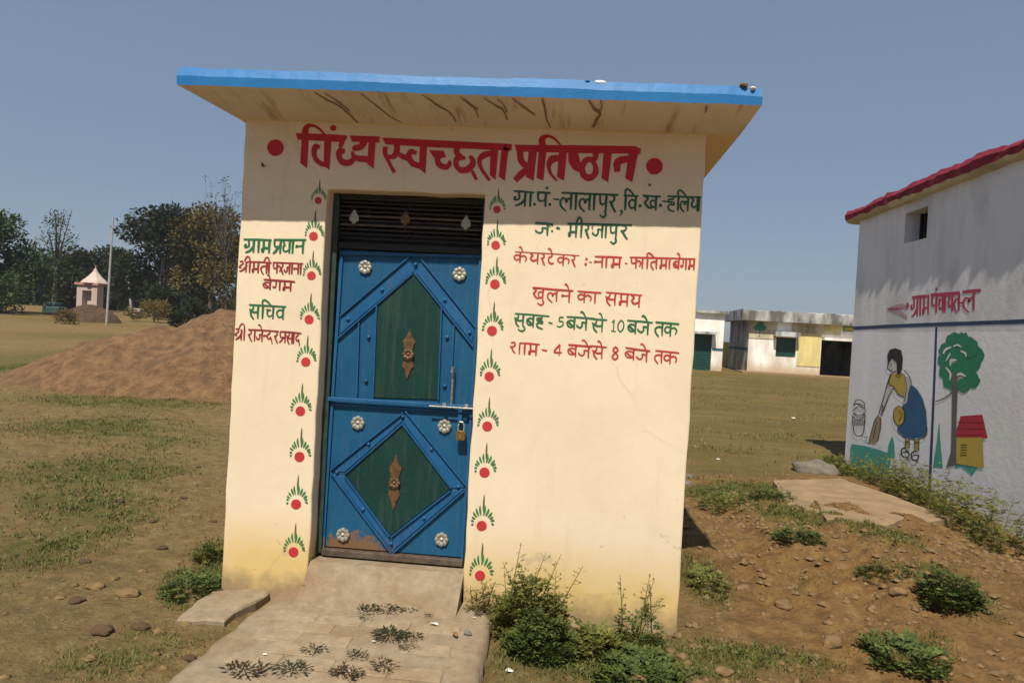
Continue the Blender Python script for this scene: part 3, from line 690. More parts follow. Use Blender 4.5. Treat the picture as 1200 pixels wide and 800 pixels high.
for px, py, hh in ((478.8, 415, 30), (462.6, 565, 34)):
    c = D(px, py, YD-.007); h = hh*.00466
    out = [(0, h), (.018, h*.66), (.036, h*.50), (.026, h*.28), (.018, h*.1), (.018, -h*.1), (.026, -h*.28), (.034, -h*.45), (.018, -h*.62), (0, -h)]
    out = [(c.x+x, c.z+z) for x, z in out]+[(c.x-x, c.z+z) for x, z in out[1:-1][::-1]]
    bevel(part('cast_leaf_ornament', extrude_outline(out, YD-.013, YD-.0065), M['bronze'], door), .003, 2)
    link('rosette', ro_b, M['silver'] if False else M['bronze'], door, loc=Vector((c.x, YD-.016, c.z))) if py < 500 else link('rosette', ro_b.copy(), M['bronze'], door, loc=Vector((c.x, YD-.016, c.z)))
rm = MB(); n = 10
vs = [(r*cos(2*pi*k/n), y, r*sin(2*pi*k/n)) for r, y in ((.011, 0), (.010, -.006), (.006, -.010)) for k in range(n)]+[(0, -.0115, 0)]
fs = [(i*n+k, i*n+(k+1) % n, (i+1)*n+(k+1) % n, (i+1)*n+k) for i in range(2) for k in range(n)]+[(2*n+k, 2*n+(k+1) % n, 3*n) for k in range(n)]
rm.add(vs, fs); rme = rm.mesh('rivet', True)
for px, py in ((448, 339.5), (408, 374), (432, 395), (521.4, 351.5), (550.5, 389.6), (524, 395), (487, 310), (429, 446), (521, 452),
               (472, 487.6), (432, 520), (395, 553), (425.7, 596.5), (458.5, 636.5), (497, 606.6), (537, 570), (505.7, 526)):
    link('rivet', rme, M['ironblue'], door, loc=D(px, py, YD-.0042))
# tower bolt, hasp and padlock
lb = MB(); a = D(531, 438, YD-.02); b_ = D(530, 474, YD-.02)
lb.box((a.x-.012, YD-.016, b_.z), (a.x+.012, YD-.006, a.z)); bolt = part('bolt_plate', lb, M['ironblue'], door); bevel(bolt, .002)
t = MB(); t.tube([(a.x, YD-.028, a.z+.03), (a.x, YD-.028, b_.z-.01)], .0065, 8); part('bolt_rod', t, M['steel'], door)
t = MB(); t.tube([(a.x+.004, YD-.022, a.z+.034), (a.x-.002, YD-.05, a.z+.036), (a.x-.002, YD-.052, a.z+.01)], .006, 8); part('bolt_knob', t, M['steel'], door)
for px in (521, 547): p = D(px, 475+(px-521)*.06, YD-.03); g = MB(); g.box((p.x-.010, YD-.046, p.z-.014), (p.x+.010, YD-.0345, p.z+.014)); bevel(part('bolt_guide', g, M['steel'], door), .002)
t = MB(); p0 = D(505, 474.3); p1 = D(556, 477.5); t.tube([(p0.x, YD-.050, p0.z), (p1.x, YD-.050, p1.z)], .0048, 8); part('slide_bolt', t, M['steel'], door)
p = D(540, 486); g = MB(); g.box((p.x-.011, YD-.030, p.z-.040), (p.x+.011, YD-.024, p.z+.030)); part('hasp', g, M['ironblue'], door)
pl = D(540, 509, YD-.045)
lk = empty('padlock', (pl.x, pl.y, pl.z-.03), 'worn brass padlock hanging on the blue door hasp', 'padlock')
out = [(-.022, -.030), (.022, -.030), (.026, -.018), (.026, .012), (.016, .022), (-.016, .022), (-.026, .012), (-.026, -.018)]
bevel(part('lock_body', extrude_outline([(pl.x+x, pl.z+z) for x, z in out], YD-.058, YD-.034), M['brass'], lk), .003)
t = MB(); t.tube([(pl.x-.015, YD-.046, pl.z+.02), (pl.x-.016, YD-.046, pl.z+.05), (pl.x-.008, YD-.046, pl.z+.068), (pl.x+.008, YD-.046, pl.z+.068), (pl.x+.016, YD-.046, pl.z+.05), (pl.x+.015, YD-.046, pl.z+.02)], .005, 8)
part('shackle', t, M['steel'], lk)
t = MB(); t.box((pl.x-.004, YD-.0605, pl.z-.020), (pl.x+.004, YD-.0582, pl.z-.004)); part('keyhole_cover', t, M['steel'], lk)
# small fixing nails on the facade
for px, py in ((308, 194),):
    p = onY(px, py, YW-.012); t = MB(); t.tube([(p.x, YW+.01, p.z), (p.x, YW-.02, p.z), (p.x+.004, YW-.028, p.z+.008)], .006, 6); part('wall_nail', t, M['iron'], hut)

# ---- threshold step
st = MB(); n = 14; rr = random.Random(8)
prof = [(YW+.22, .192), (YW+.02, .192), (YW-.02, .168), (YW-.075, .118), (YW-.15, .078), (YW-.24, .044)]
for i in range(n+1):
    x = OX0+.004+(OX1-OX0-.008)*i/n
    for (y, z) in prof: st.v.append((x, y+rr.uniform(-.008, .008)*(y < YW), z+rr.uniform(-.006, .006)*(y < YW-.0))); st.t.append(.5)
for i in range(n):
    for k in range(len(prof)-1): a = i*len(prof)+k; b = a+len(prof); st.f.append((a, a+1, b+1, b)); st.m.append(0)
kk = len(prof); st.f.append(tuple(range(kk))[::-1]); st.m.append(0); st.f.append(tuple(n*kk+q for q in range(kk))); st.m.append(0)
for i_ in (0, n):
    for q_ in (kk-1,): st.v[i_*kk+q_] = (st.v[i_*kk+q_][0], st.v[i_*kk+q_][1], .03)
bx_ = MB(); bx_.box((OX1-.02, YW-.10, -.05), (OX1-.006, YW-.004, .105)); bx_.box((OX0+.004, YW-.10, -.05), (OX0+.02, YW-.004, .105)); st.add(bx_.v, bx_.f)
part('threshold_step', st, M['cement'], hut)

# ---- painted lettering and motifs
wallp = lambda x, y: onY(x, y, YW); NRM = (0, -1, 0)
def lettering(mt, label, fn, base=.0015):
    k = Ink(wallp, NRM, base); fn(k); cs = [0]+[c for c in k.cuts if c]+[len(k.mb.f)]
    for a, b in zip(cs, cs[1:]):
        if b <= a: continue
        g = MB(); g.v = k.mb.v; g.t = k.mb.t; g.f = k.mb.f[a:b]; used = sorted({i for f in g.f for i in f}); mp_ = {v: i for i, v in enumerate(used)}
        g.v = [k.mb.v[i] for i in used]; g.t = [.5]*len(used); g.f = [tuple(mp_[i] for i in f) for f in g.f]; g.m = [0]*len(g.f)
        part('painted_lettering', g, M[mt], hut, label=label)
def title(k):
    A = dict(scale=8, org=(300, 140))
    k.poly([(372, 128), (700, 140), (858, 152), (850, 190), (800, 215), (640, 205), (392, 192)], **A)
    k.poly([(432, 130), (498, 140), (480, 460), (415, 410)], **A)
    k.stroke([(470, 160, 66), (462, 105, 62), (490, 62, 44), (545, 62, 26), (600, 95, 24), (655, 155, 16)], **A)
    k.blob(724, 82, 30, 28, **A)
    k.poly([(642, 150), (712, 155), (690, 475), (635, 435)], **A)
    k.stroke([(600, 265, 34), (560, 255, 52), (545, 310, 50), (560, 370, 46), (610, 415, 48), (670, 425, 50)], **A)
    k.stroke([(812, 165, 50), (812, 205, 46), (795, 245, 40), (800, 265, 30)], **A)
    k.stroke([(835, 300, 40), (790, 300, 62), (778, 345, 50), (810, 398, 58), (870, 408, 60), (920, 372, 44), (935, 345, 30)], **A)
    k.poly([(880, 152), (1160, 162), (1158, 220), (900, 210)], **A)
    k.poly([(975, 205), (1048, 206), (1034, 246), (1002, 284), (945, 300), (908, 292), (900, 262), (925, 240), (968, 236)], **A)
    k.stroke([(905, 300, 26), (915, 345, 40), (960, 368, 56), (1020, 372, 62), (1085, 385, 60)], **A)
    k.poly([(1058, 200), (1122, 200), (1104, 465), (1045, 420)], **A)
    k.cut(); A = dict(scale=7.5, org=(440, 140))
    k.poly([(60, 162), (660, 190), (1200, 218), (1195, 275), (460, 245), (90, 220)], **A)
    k.stroke([(188, 205, 55), (188, 280, 52), (160, 325, 50), (112, 330, 34)], **A)
    k.stroke([(88, 240, 40), (86, 295, 42), (125, 390, 30), (168, 468, 34)], **A)
    k.stroke([(200, 300, 34), (245, 330, 48), (300, 345, 50)], **A)
    k.stroke([(360, 300, 36), (315, 282, 46), (292, 325, 52), (325, 385, 52), (380, 408, 50), (420, 415, 44)], **A)
    k.poly([(392, 205), (456, 210), (440, 480), (382, 430)], **A)
    k.poly([(470, 272), (598, 276), (622, 330), (575, 345), (512, 335)], **A)
    k.stroke([(545, 325, 46), (552, 385, 52), (605, 420, 52), (650, 400, 40), (652, 362, 22)], **A)
    k.stroke([(728, 235, 56), (712, 285, 50), (745, 325, 46), (790, 345, 28)], **A)
    k.stroke([(760, 335, 44), (715, 350, 52), (712, 410, 44), (760, 448, 52), (825, 430, 58), (860, 375, 50), (828, 322, 26)], **A)
    k.stroke([(850, 450, 26), (872, 500, 30), (892, 530, 24)], **A)
    k.stroke([(1030, 300, 44), (960, 312, 56), (915, 360, 44), (935, 440, 32), (1005, 538, 26)], **A)
    k.poly([(1012, 262), (1080, 268), (1056, 532), (1004, 490)], **A)
    k.poly([(1107, 262), (1170, 265), (1137, 542), (1084, 500)], **A)
    k.cut(); A = dict(scale=6, org=(590, 145))
    k.poly([(0, 150), (50, 150), (40, 198), (0, 195)], **A)
    k.poly([(78, 148), (500, 152), (925, 158), (968, 178), (962, 214), (900, 212), (500, 208), (92, 196)], **A)
    k.stroke([(118, 185, 50), (122, 250, 46), (150, 290, 44), (190, 300, 36)], **A)
    k.poly([(178, 190), (236, 195), (212, 402), (158, 375)], **A)
    k.stroke([(185, 318, 44), (125, 355, 50), (82, 400, 38)], **A)
    k.poly([(248, 190), (302, 195), (280, 402), (232, 382)], **A)
    k.stroke([(276, 160, 46), (272, 108, 44), (310, 88, 22), (360, 108, 18), (405, 156, 10)], **A)
    k.stroke([(400, 242, 36), (342, 252, 54), (318, 300, 32), (335, 355, 20), (378, 402, 14)], **A)
    k.poly([(390, 200), (446, 200), (426, 402), (376, 375)], **A)
    k.stroke([(478, 205, 44), (484, 262, 52), (520, 312, 50), (550, 320, 30)], **A); k.stroke([(508, 205, 30), (520, 245, 26), (530, 290, 26)], **A)
    k.stroke([(650, 205, 44), (640, 250, 36), (585, 256, 44), (556, 300, 40), (562, 360, 46), (605, 382, 46), (645, 350, 42), (645, 295, 34), (622, 268, 24)], **A)
    k.poly([(705, 200), (762, 205), (736, 412), (688, 385)], **A)
    k.stroke([(802, 340, 40), (800, 280, 54), (845, 252, 50), (895, 252, 40)], **A)
    k.poly([(880, 205), (946, 208), (906, 412), (856, 385)], **A)
lettering('red', 'deep red title word above the door', title)
def dots(k): pass
for px, py, r in ((323, 173.3, 9.8), (767, 195, 9.8)):
    k = Ink(wallp, NRM); k.blob(px, py, r, r, n=26, jit=.02); part('painted_dot', k.mb, M['red'], hut)
def l(k):
    word(k, ((602, 224), (626, 226)), 16.5, 2.5, [('gra', 602, 618.5), ('aa', 620, 624.5)])
    k.blob(626.5, 239.5, 1.7)
    word(k, ((629, 225.5), (645.5, 226.5)), 16, 2.6, [('pa', 629, 642)]); k.blob(641, 220.5, 1.6); k.blob(644.3, 239.8, 1.8)
lettering('dkgreen', None, l, .0016)
def l(k):
    k.stroke([(648, 233.3, 1.2), (652, 233.6, 2), (655.5, 234.3, 1.2)])
    word(k, ((658, 226), (725, 228.6)), 19, 2.6, [('la', 656, 672.5), ('aa', 673, 678), ('la', 678.5, 694), ('aa', 694.5, 699.5), ('pa', 702, 712.5), ('u', 701, 712), ('ra', 713, 724)])
    k.stroke([(727, 246.5, 2.8), (729, 249, 2.2), (726, 253, .8)])
    word(k, ((731, 229), (748, 230)), 17, 2.5, [('i', 731, 736), ('va', 736, 747)]); k.blob(750, 241.3, 1.9)
    word(k, ((753, 229.3), (774.5, 230.5)), 16, 2.5, [('kha', 754, 772)]); k.blob(761.3, 216.8, 1.5); k.blob(773.8, 240.8, 1.9)
    k.stroke([(775.5, 235.5, 1), (779, 236, 2), (783, 237, 1)])
    word(k, ((782, 230), (821.5, 231.2)), 16.5, 2.3, [('ha', 782, 794), ('i', 793, 797.5), ('la', 797, 808.5), ('ya', 809, 819.5), ('aa', 817.5, 821.5)])
    word(k, ((627, 261.3), (648, 262.8)), 13.5, 2.4, [('ja', 627, 645)]); k.blob(647.4, 264, 1.2); k.blob(647, 270.7, 1.3); k.stroke([(651.5, 267, 1.6), (654, 267.3, 3.2), (656.5, 268, 1.4)])
    word(k, ((665, 262), (741, 264)), 15.5, 2.4, [('ma', 666, 677.5), ('ii', 679.5, 684), ('ra', 685, 692), ('ja', 694, 708.5), ('aa', 708, 713), ('pa', 714.5, 724), ('u', 713, 724), ('ra', 726, 738)])
lettering('dkgreen', None, l)
def l(k):
    word(k, ((603.5, 295), (679, 299.5)), 12.5, 1.9, [('ka', 602, 618), ('e', 609, 613.5), ('ya', 620, 632.5), ('ra', 633.5, 640), ('tta', 642, 651), ('e', 643, 648), ('ka', 653, 668), ('ra', 669, 676)], headw=1.3)
    k.blob(687.3, 303.6, 1.5); k.blob(686.3, 309.6, 1.6); k.stroke([(690, 306.6, .8), (694, 307.6, 1)])
    word(k, ((697, 300.5), (729, 301.6)), 12.5, 2.1, [('na', 696, 708), ('aa', 708.5, 713.5), ('ma', 716, 728.5)]); k.stroke([(732, 308, 1.2), (735.5, 309.3, 1.3)])
    word(k, ((738, 301.5), (814.5, 303.5)), 12.5, 2.1, [('pha', 739, 752), ('aa', 751, 755.5), ('i', 757, 761), ('ta', 762, 771), ('ma', 773, 782.5), ('aa', 783, 787), ('ba', 788.5, 797), ('e', 794, 797.5), ('ga', 797.5, 805.5), ('ma', 806.5, 815)])
    word(k, ((624, 336.6), (672, 340.6)), 14, 2.0, [('kha', 624, 639), ('u', 627, 639), ('la', 641, 655), ('na', 657.5, 669.5), ('e', 662.5, 667.5)])
    word(k, ((677, 341), (705, 343)), 12.5, 1.9, [('ka', 676.5, 694), ('aa', 695.5, 700)])
    word(k, ((710, 342.5), (752.5, 346)), 14, 2.0, [('sa', 709, 723.5), ('ma', 725, 737.5), ('ya', 738.5, 751.5)])
lettering('red2', None, l)
def l(k):
    word(k, ((603.5, 367.3), (644, 370.6)), 14, 2.1, [('sa', 602.5, 615.5), ('u', 604, 617), ('ba', 616.5, 627), ('ha', 628, 640)])
    k.stroke([(642.5, 377.3, 1.2), (647.5, 378.8, 1.6)]); word(k, ((652, 371.5), (661, 371.8)), 11.5, 1.7, [('5', 652, 661)], headw=0)
    word(k, ((664, 371), (697, 373.2)), 14, 2.2, [('ba', 663.5, 675.5), ('ja', 675.5, 689.5), ('e', 681, 687.5)])
    word(k, ((690, 373), (711.5, 374.8)), 14, 1.9, [('sa', 693, 708.5), ('e', 702.5, 707)])
    word(k, ((718, 374.5), (731, 375)), 13.5, 1.7, [('1', 717, 722.5), ('0', 724.5, 731.5)], headw=0)
    word(k, ((735, 375.3), (765, 378)), 14.5, 2.2, [('ba', 735, 747), ('ja', 747, 762), ('e', 753, 760)])
    word(k, ((768, 377.3), (796, 379.6)), 15, 2.2, [('ta', 766.5, 778.5), ('ka', 778.5, 794)])
lettering('green', None, l)
def l(k):
    word(k, ((609, 401.7), (632.5, 403.6)), 13, 2.1, [('sha', 597.5, 611.5), ('aa', 613, 617.5), ('ma', 619, 630.5)])
    k.stroke([(635, 409.3, 1.5), (641, 410.8, 1.8)]); word(k, ((649, 403), (659, 403.6)), 13, 1.8, [('4', 649, 659)], headw=0)
    word(k, ((666, 403.6), (694, 406)), 13.5, 2.0, [('ba', 664.5, 677), ('ja', 677.5, 692.5), ('e', 683, 690)])
    word(k, ((691, 405), (711, 407)), 13.5, 1.9, [('sa', 693.5, 708), ('e', 701, 706.5)])
    word(k, ((718, 406.3), (725, 406.6)), 14.5, 2.0, [('8', 717.5, 725)], headw=0)
    word(k, ((733, 407), (762, 411)), 13.5, 2.0, [('ba', 731.5, 745), ('ja', 745.5, 760.5), ('e', 751.5, 758)])
    word(k, ((768, 410.6), (796, 413.5)), 13.5, 2.0, [('ta', 766, 777.5), ('ka', 777.5, 794)])
lettering('red2', None, l)
def l(k):
    word(k, ((285.5, 280.6), (318.5, 281.4)), 15, 2.6, [('gra', 286.5, 300), ('aa', 301, 306.5), ('ma', 306.5, 318)])
    word(k, ((321.5, 280.8), (359, 281)), 16, 2.5, [('pra', 320.5, 331), ('dha', 332, 341.5), ('aa', 341.5, 346), ('na', 346.5, 357.5)])
    word(k, ((292, 357), (335.5, 359.4)), 15, 2.2, [('sa', 292, 305), ('i', 306, 311), ('cha', 311, 322.5), ('va', 323.5, 334)])
lettering('green', None, l)
def l(k):
    word(k, ((289.5, 306.6), (318.5, 308)), 12.5, 2.0, [('shra', 280, 292), ('ii', 291, 295.5), ('ma', 295.5, 304.5), ('ta', 305, 314.5), ('ii', 313.5, 318)])
    word(k, ((320, 307.6), (355.5, 309)), 12.5, 2.0, [('pha', 320, 330), ('ra', 328, 333.5), ('ja', 333, 341), ('aa', 341, 344.5), ('na', 344.5, 351), ('aa', 351, 355)])
    word(k, ((309, 327.4), (346, 330)), 11.5, 2.0, [('ba', 307.5, 319), ('e', 314, 317.5), ('ga', 319.5, 330), ('ma', 331, 343)])
    word(k, ((291, 386), (327, 388.2)), 13, 1.8, [('shra', 275.5, 286), ('ii', 284.5, 289), ('ra', 290, 297), ('aa', 297, 301), ('ja', 300.5, 309), ('e', 303.5, 307.5), ('nda', 309, 321), ('ra', 321, 327)])
    word(k, ((329, 388.2), (353.5, 390.4)), 13, 1.8, [('pra', 327.5, 336), ('sa', 336, 344), ('aa', 343, 346.5), ('da', 346.5, 353)])
lettering('darkred', None, l)
ML = [(373, 235), (367.4, 276.8), (365, 323), (362.3, 374.3), (358.4, 424), (352, 481.5), (351, 535), (347, 590.5), (344, 646.5)]
MR = [(582.3, 245.6), (580.8, 287.3), (580, 333), (576.6, 387.5), (573.4, 441), (571, 499.3), (567.8, 553.3), (564.5, 615.7), (562.6, 674)]
rr = random.Random(12)
for q, (cx, cy) in enumerate(ML+MR):
    s = 1.0+.09*((q % 9)/4-.4)*1.2 + rr.uniform(-.05, .05); s *= 1.02 if q >= 9 else .95
    if q in (0, 9): s *= .85
    k = Ink(wallp, NRM); k.rnd = random.Random(q)
    k.blob(cx, cy, 5.4*min(s, 1.12), 5.4*min(s, 1.12), mi=0, n=22, jit=.02)
    k.stroke([(cx+2.6*s, cy-31*s, .5), (cx+2.3*s, cy-26*s, 1.7*s), (cx+1.9*s, cy-19*s, 1.9*s), (cx+1.6*s, cy-14*s, .8)], mi=2)
    for side in (-1, 1):
        nn = 6
        for j in range(nn):
            a = radians(8+j*15.5+rr.uniform(-2, 2)); r0 = (9.0+j*.05)*s; r1 = (19.5-j*1.35+rr.uniform(-.8, .8))*s
            # strokes start round the dot and flare upward, drooping outwards
            x0 = cx+side*sin(a)*r0*.95+.6*s; y0 = cy-cos(a)*r0-1.5*s; x1 = cx+side*(sin(a)*r1*.86)+1.0*s; y1 = cy-cos(a*.88)*r1*.98-(1.0)*s+j*.75*s
            mx, my = (x0+x1)/2+side*.6, (y0+y1)/2-.3
            k.stroke([(x1, y1, .7*s), (mx, my, 2.2*s), (x0, y0, 1.0*s)], mi=1)
    part('painted_motif', k.mb, [M['dot'], M['leafg'], M['stalk']], hut)

# ============================================================ BRICK PATH TO THE DOOR
ZP = .055
pthm = MB(); Lf0 = onZ(357, 688, ZP); ed = [onZ(330, 688, ZP), onZ(186, 803, ZP)]; er = [onZ(575, 716, ZP), onZ(570, 803, ZP)]
pathroot = None
def path():
    n = 26; mb = MB(); rr = random.Random(2)
    yf = 3.66; yn = 1.6
    xl0, xl1 = -1.44, -1.53; xr0, xr1 = -.315, -.245; xm = [0, .03, .1, .2, .35, .5, .65, .8, .9, .97, 1]
    for i in range(n+1):
        t = i/n; y = yf+(yn-yf)*t; xa = xl0+(xl1-xl0)*t+rr.uniform(-.012, .012); xb = xr0+(xr1-xr0)*t+rr.uniform(-.006, .006)
        mb.v.append((xa-.02, y, -.08)); mb.t.append(.5)
        for s_ in xm:
            z = ZP-.006+rr.uniform(-.002, .002)-(.006 if s_ in (0, 1) else 0); mb.v.append((xa+(xb-xa)*s_, y, z)); mb.t.append(.5)
        mb.v.append((xb+.01, y, -.10)); mb.t.append(.5)
    k = len(xm)+2
    for i in range(n):
        for j in range(k-1): a = i*k+j; b = a+k; mb.f.append((a, b, b+1, a+1)); mb.m.append(0)
    return link('path', mb.mesh('path'), M['cement'], kind='structure', smooth=True)
pth = path()
# bricks whose tops show through the cement wash, laid in courses across the walk
bm_ = []
for v in range(4):
    mb = MB(); rr = random.Random(v); l_, w_, t_ = .108, .050, .012
    out = []
    for (x, y) in ((-l_, -w_), (l_, -w_), (l_, w_), (-l_, w_)): out.append((x+rr.uniform(-.006, .006), y+rr.uniform(-.005, .005)))
    top = [(x*.955, y*.92, rr.uniform(-.0015, .002)) for x, y in out]
    mb.add([(x, y, -t_) for x, y in out]+[(x, y, -.003) for x, y in out]+top, [(0, 1, 5, 4), (1, 2, 6, 5), (2, 3, 7, 6), (3, 0, 4, 7), (4, 5, 9, 8), (5, 6, 10, 9), (6, 7, 11, 10), (7, 4, 8, 11), (8, 9, 10, 11)])
    bm_.append(mb.mesh('brick'))
    bm_[-1].materials.append(M['brick'])
rr = random.Random(6); row = 0; y = 3.30
while y > 2.1:
    x = -1.24+(.11 if row % 2 else 0)
    while x < -.52:
        if not (rr.random() < .22):
            link('brick', bm_[rr.randrange(4)], None, pth, loc=(x+rr.uniform(-.008, .008), y+rr.uniform(-.004, .004), ZP-.0015+rr.uniform(-.0015, .0015)), rot=(0, 0, rr.uniform(-.02, .02)+.03))
        x += .232
    y -= .113; row += 1

# broken cement apron left of the path
def rough_slab(name, outline, z0, z1, mt, label, cat, seed=0):
    rr = random.Random(seed); pts = []
    n = len(outline)
    for i in range(n):
        a = Vector((*outline[i], 0)); b = Vector((*outline[(i+1) % n], 0)); m_ = max(1, int((b-a).length/.07))
        for q in range(m_): p = a.lerp(b, q/m_); pts.append((p.x+rr.uniform(-.014, .014), p.y+rr.uniform(-.014, .014)))
    N_ = len(pts); cx = sum(p[0] for p in pts)/N_; cy = sum(p[1] for p in pts)/N_
    vs = [(x, y, z0) for x, y in pts]+[(x, y, z1-.008) for x, y in pts]+[(cx+(x-cx)*.94, cy+(y-cy)*.94, z1+rr.uniform(-.004, .004)) for x, y in pts]
    fs = [(i, (i+1) % N_, N_+(i+1) % N_, N_+i) for i in range(N_)]+[(N_+i, N_+(i+1) % N_, 2*N_+(i+1) % N_, 2*N_+i) for i in range(N_)]+[tuple(range(2*N_, 3*N_))]
    mb = MB(); mb.add(vs, fs); me = mb.mesh(name)
    bm = bmesh.new(); bm.from_mesh(me); bmesh.ops.recalc_face_normals(bm, faces=bm.faces); bm.to_mesh(me); bm.free()
    return tag(link(name, me, M[mt]), label, cat)
pp = [onZ(*q, .03) for q in ((255, 686), (322, 686), (300, 700), (262, 722), (208, 722), (232, 700))]
rough_slab('cement_apron', [(p.x, p.y) for p in pp], -.06, .016, 'cement', 'broken grey cement piece between the left wall foot and the brick path', 'cement slab', 1)
pp = [onZ(*q, .16) for q in ((905, 562), (985, 560), (1045, 580), (1115, 606), (1085, 612), (1000, 606), (930, 598))]
rough_slab('cement_platform', [(p.x, p.y) for p in pp], .0, .165, 'slabtan', 'worn tan cement platform lying on the bank beside the mural wall', 'cement slab', 2)
pp = [onZ(*q, .20) for q in ((955, 584), (1060, 604), (1040, 614), (968, 606))]
rough_slab('loose_slab', [(p.x, p.y) for p in pp], .10, .195, 'slabtan', 'thin broken cement slab lying on the front edge of the tan platform', 'cement slab', 3)

# ============================================================ THE HALL WITH THE MURAL (right)
XH = 3.72
hall = empty('village_hall', (XH, 7.0, 0), 'white village hall with crimson roof edge and a mural of a sweeping woman', 'building')
ZH = 3.15
YF = 9.50; YN = 4.6
def hall_wall():
    mb = MB(); w0 = onX(1059, 286); w1 = onX(1085, 280); wz0 = 2.715; wz1 = 3.055; wy0, wy1 = 7.74, 8.24
    ys = [YN, wy0, wy1, YF]; zs = [-.2, 1.72, wz0, wz1, ZH+.04]
    for i in range(3):
        for j in range(4):
            if i == 1 and j == 2: continue
            mb.add([(XH, ys[i], zs[j]), (XH, ys[i+1], zs[j]), (XH, ys[i+1], zs[j+1]), (XH, ys[i], zs[j+1])], [(3, 2, 1, 0)], 1 if j == 0 else 0)
    a, b = (wy0, wy1), (wz0, wz1); d = .22
    mb.add([(XH, wy0, wz0), (XH, wy1, wz0), (XH, wy1, wz1), (XH, wy0, wz1), (XH+d, wy0, wz0), (XH+d, wy1, wz0), (XH+d, wy1, wz1), (XH+d, wy0, wz1)],
           [(0, 1, 5, 4), (1, 2, 6, 5), (2, 3, 7, 6), (3, 0, 4, 7)], 0)
    mb.add([(XH, YF, -.2), (XH+5, YF, -.2), (XH+5, YF, ZH+.04), (XH, YF, ZH+.04), (XH, YN, -.2), (XH+5, YN, -.2), (XH+5, YN, ZH+.04), (XH, YN, ZH+.04)], [(0, 1, 2, 3), (7, 6, 5, 4), (1, 5, 6, 2)], 0)
    part('wall', mb, [M['rwall'], M['rwall2']], hall)
    f = MB(); f.box((XH+.16, wy0+.002, wz0+.002), (XH+.19, wy0+.03, wz1-.002)); f.box((XH+.16, wy1-.03, wz0+.002), (XH+.19, wy1-.002, wz1-.002))
    f.box((XH+.1601, wy0+.03, wz0+.002), (XH+.1899, wy1-.03, wz0+.02)); win = part('vent_window', f, M['darkiron'], hall)
    for y in np.linspace(wy0+.09, wy1-.09, 4):
        g = MB(); g.tube([(XH+.175, y, wz0+.002), (XH+.175, y, wz1-.002)], .008, 6); part('window_bar', g, M['darkiron'], win)
    g = MB(); g.box((XH+.212, wy0-.1, wz0-.1), (XH+.25, wy1+.1, wz1+.1)); part('dark_interior_sheet', g, M['dark'], win)  # near-black sheet stands in for the dark of the room behind
hall_wall()
def hall_roof():
    mb = MB(); n = 60; rr = random.Random(3)
    y1 = 9.72; y0 = 4.3
    # slab edge: lumpy red painted lip, pale underside
    for i in range(n+1):
        t = i/n; y = y1+(y0-y1)*t; z = 3.19; x = XH-.10+rr.uniform(-.008, .008)
        h = .125+fbm(y*2.2, 1.7)*.04+rr.uniform(-.007, .007)
        vs = [(XH+.02, y, z-.03), (XH-.07, y, z-.015+rr.uniform(-.012, .012)), (x, y, z+.02+rr.uniform(-.02, .014)), (x-.012+rr.uniform(-.01, .01), y, z+.02+h*.5), (x+.02, y, z+.015+h), (XH+.5, y, z+h+.03), (XH+5.2, y, z+h+.03), (XH+5.2, y, z-.03)]
        for v in vs: mb.v.append(v); mb.t.append(.5)
    k = 8; mats_ = [1, 1, 0, 0, 0, 2, 2, 1]
    for i in range(n):
        for j in range(k):
            jj = (j+1) % k; mb.f.append((i*k+j, (i+1)*k+j, (i+1)*k+jj, i*k+jj)); mb.m.append(mats_[j])
    mb.f.append(tuple(range(k))); mb.m.append(0); mb.f.append(tuple(n*k+q for q in range(k))[::-1]); mb.m.append(0)
    me = mb.mesh('roof_slab'); bm = bmesh.new(); bm.from_mesh(me); bmesh.ops.recalc_face_normals(bm, faces=bm.faces); bm.to_mesh(me); bm.free()
    link('roof_slab', me, [M['redroof'], M['fbeige'], M['cement']], hall)
hall_roof()
hp = lambda x, y: onX(x, y, XH); HN = (-1, 0, 0)
k = Ink(hp, HN); k.stroke([(1000, 384.5, 4), (1070, 381, 4.3), (1134, 378.8, 4.6), (1215, 376, 5.5)]); k.stroke([(1097.5, 383, 2.4), (1095, 450, 2.7), (1090, 560, 3.2), (1088, 610, 3.4)], jit=.04)
part('painted_border', k.mb, M['navy'], hall)
k = Ink(hp, HN)
word(k, ((1069, 348.6), (1089.5, 346.6)), 22, 2.1, [('gra', 1067.5, 1077), ('aa', 1077, 1081), ('ma', 1081, 1089.5)], headw=3.6, lean=-.02)
word(k, ((1091, 345.8), (1125, 343)), 21, 2.3, [('pa', 1091.5, 1099), ('cha', 1099, 1106.5), ('aa', 1106, 1110), ('ya', 1110.5, 1117.5), ('ta', 1117.5, 1125.5)], headw=4.2, lean=-.02)
word(k, ((1128, 342.3), (1150, 340)), 22, 2.6, [('la', 1128, 1144)], headw=3.8, lean=-.02)
k.blob(1097.6, 338.8, 1.4, 2); k.stroke([(1124.5, 355, 2.5), (1128, 354.5, 2)]); k.blob(1063.8, 358, 1.8, 3.4)
part('painted_lettering', k.mb, M['pink'], hall)
k = Ink(hp, HN); Z5 = dict(scale=10, org=(1030, 320))
k.poly([(95, 420), (180, 375), (270, 355), (320, 380), (320, 420), (200, 425)], **Z5); k.poly([(100, 435), (250, 440), (330, 500), (330, 545), (230, 480)], **Z5)
part('painted_rosette', k.mb, M['faint'], hall)
k = Ink(hp, HN, .0035); k.stroke([(100, 420, 14), (190, 418, 20), (285, 412, 6)], **Z5); part('painted_arrow', k.mb, M['pink'], hall)
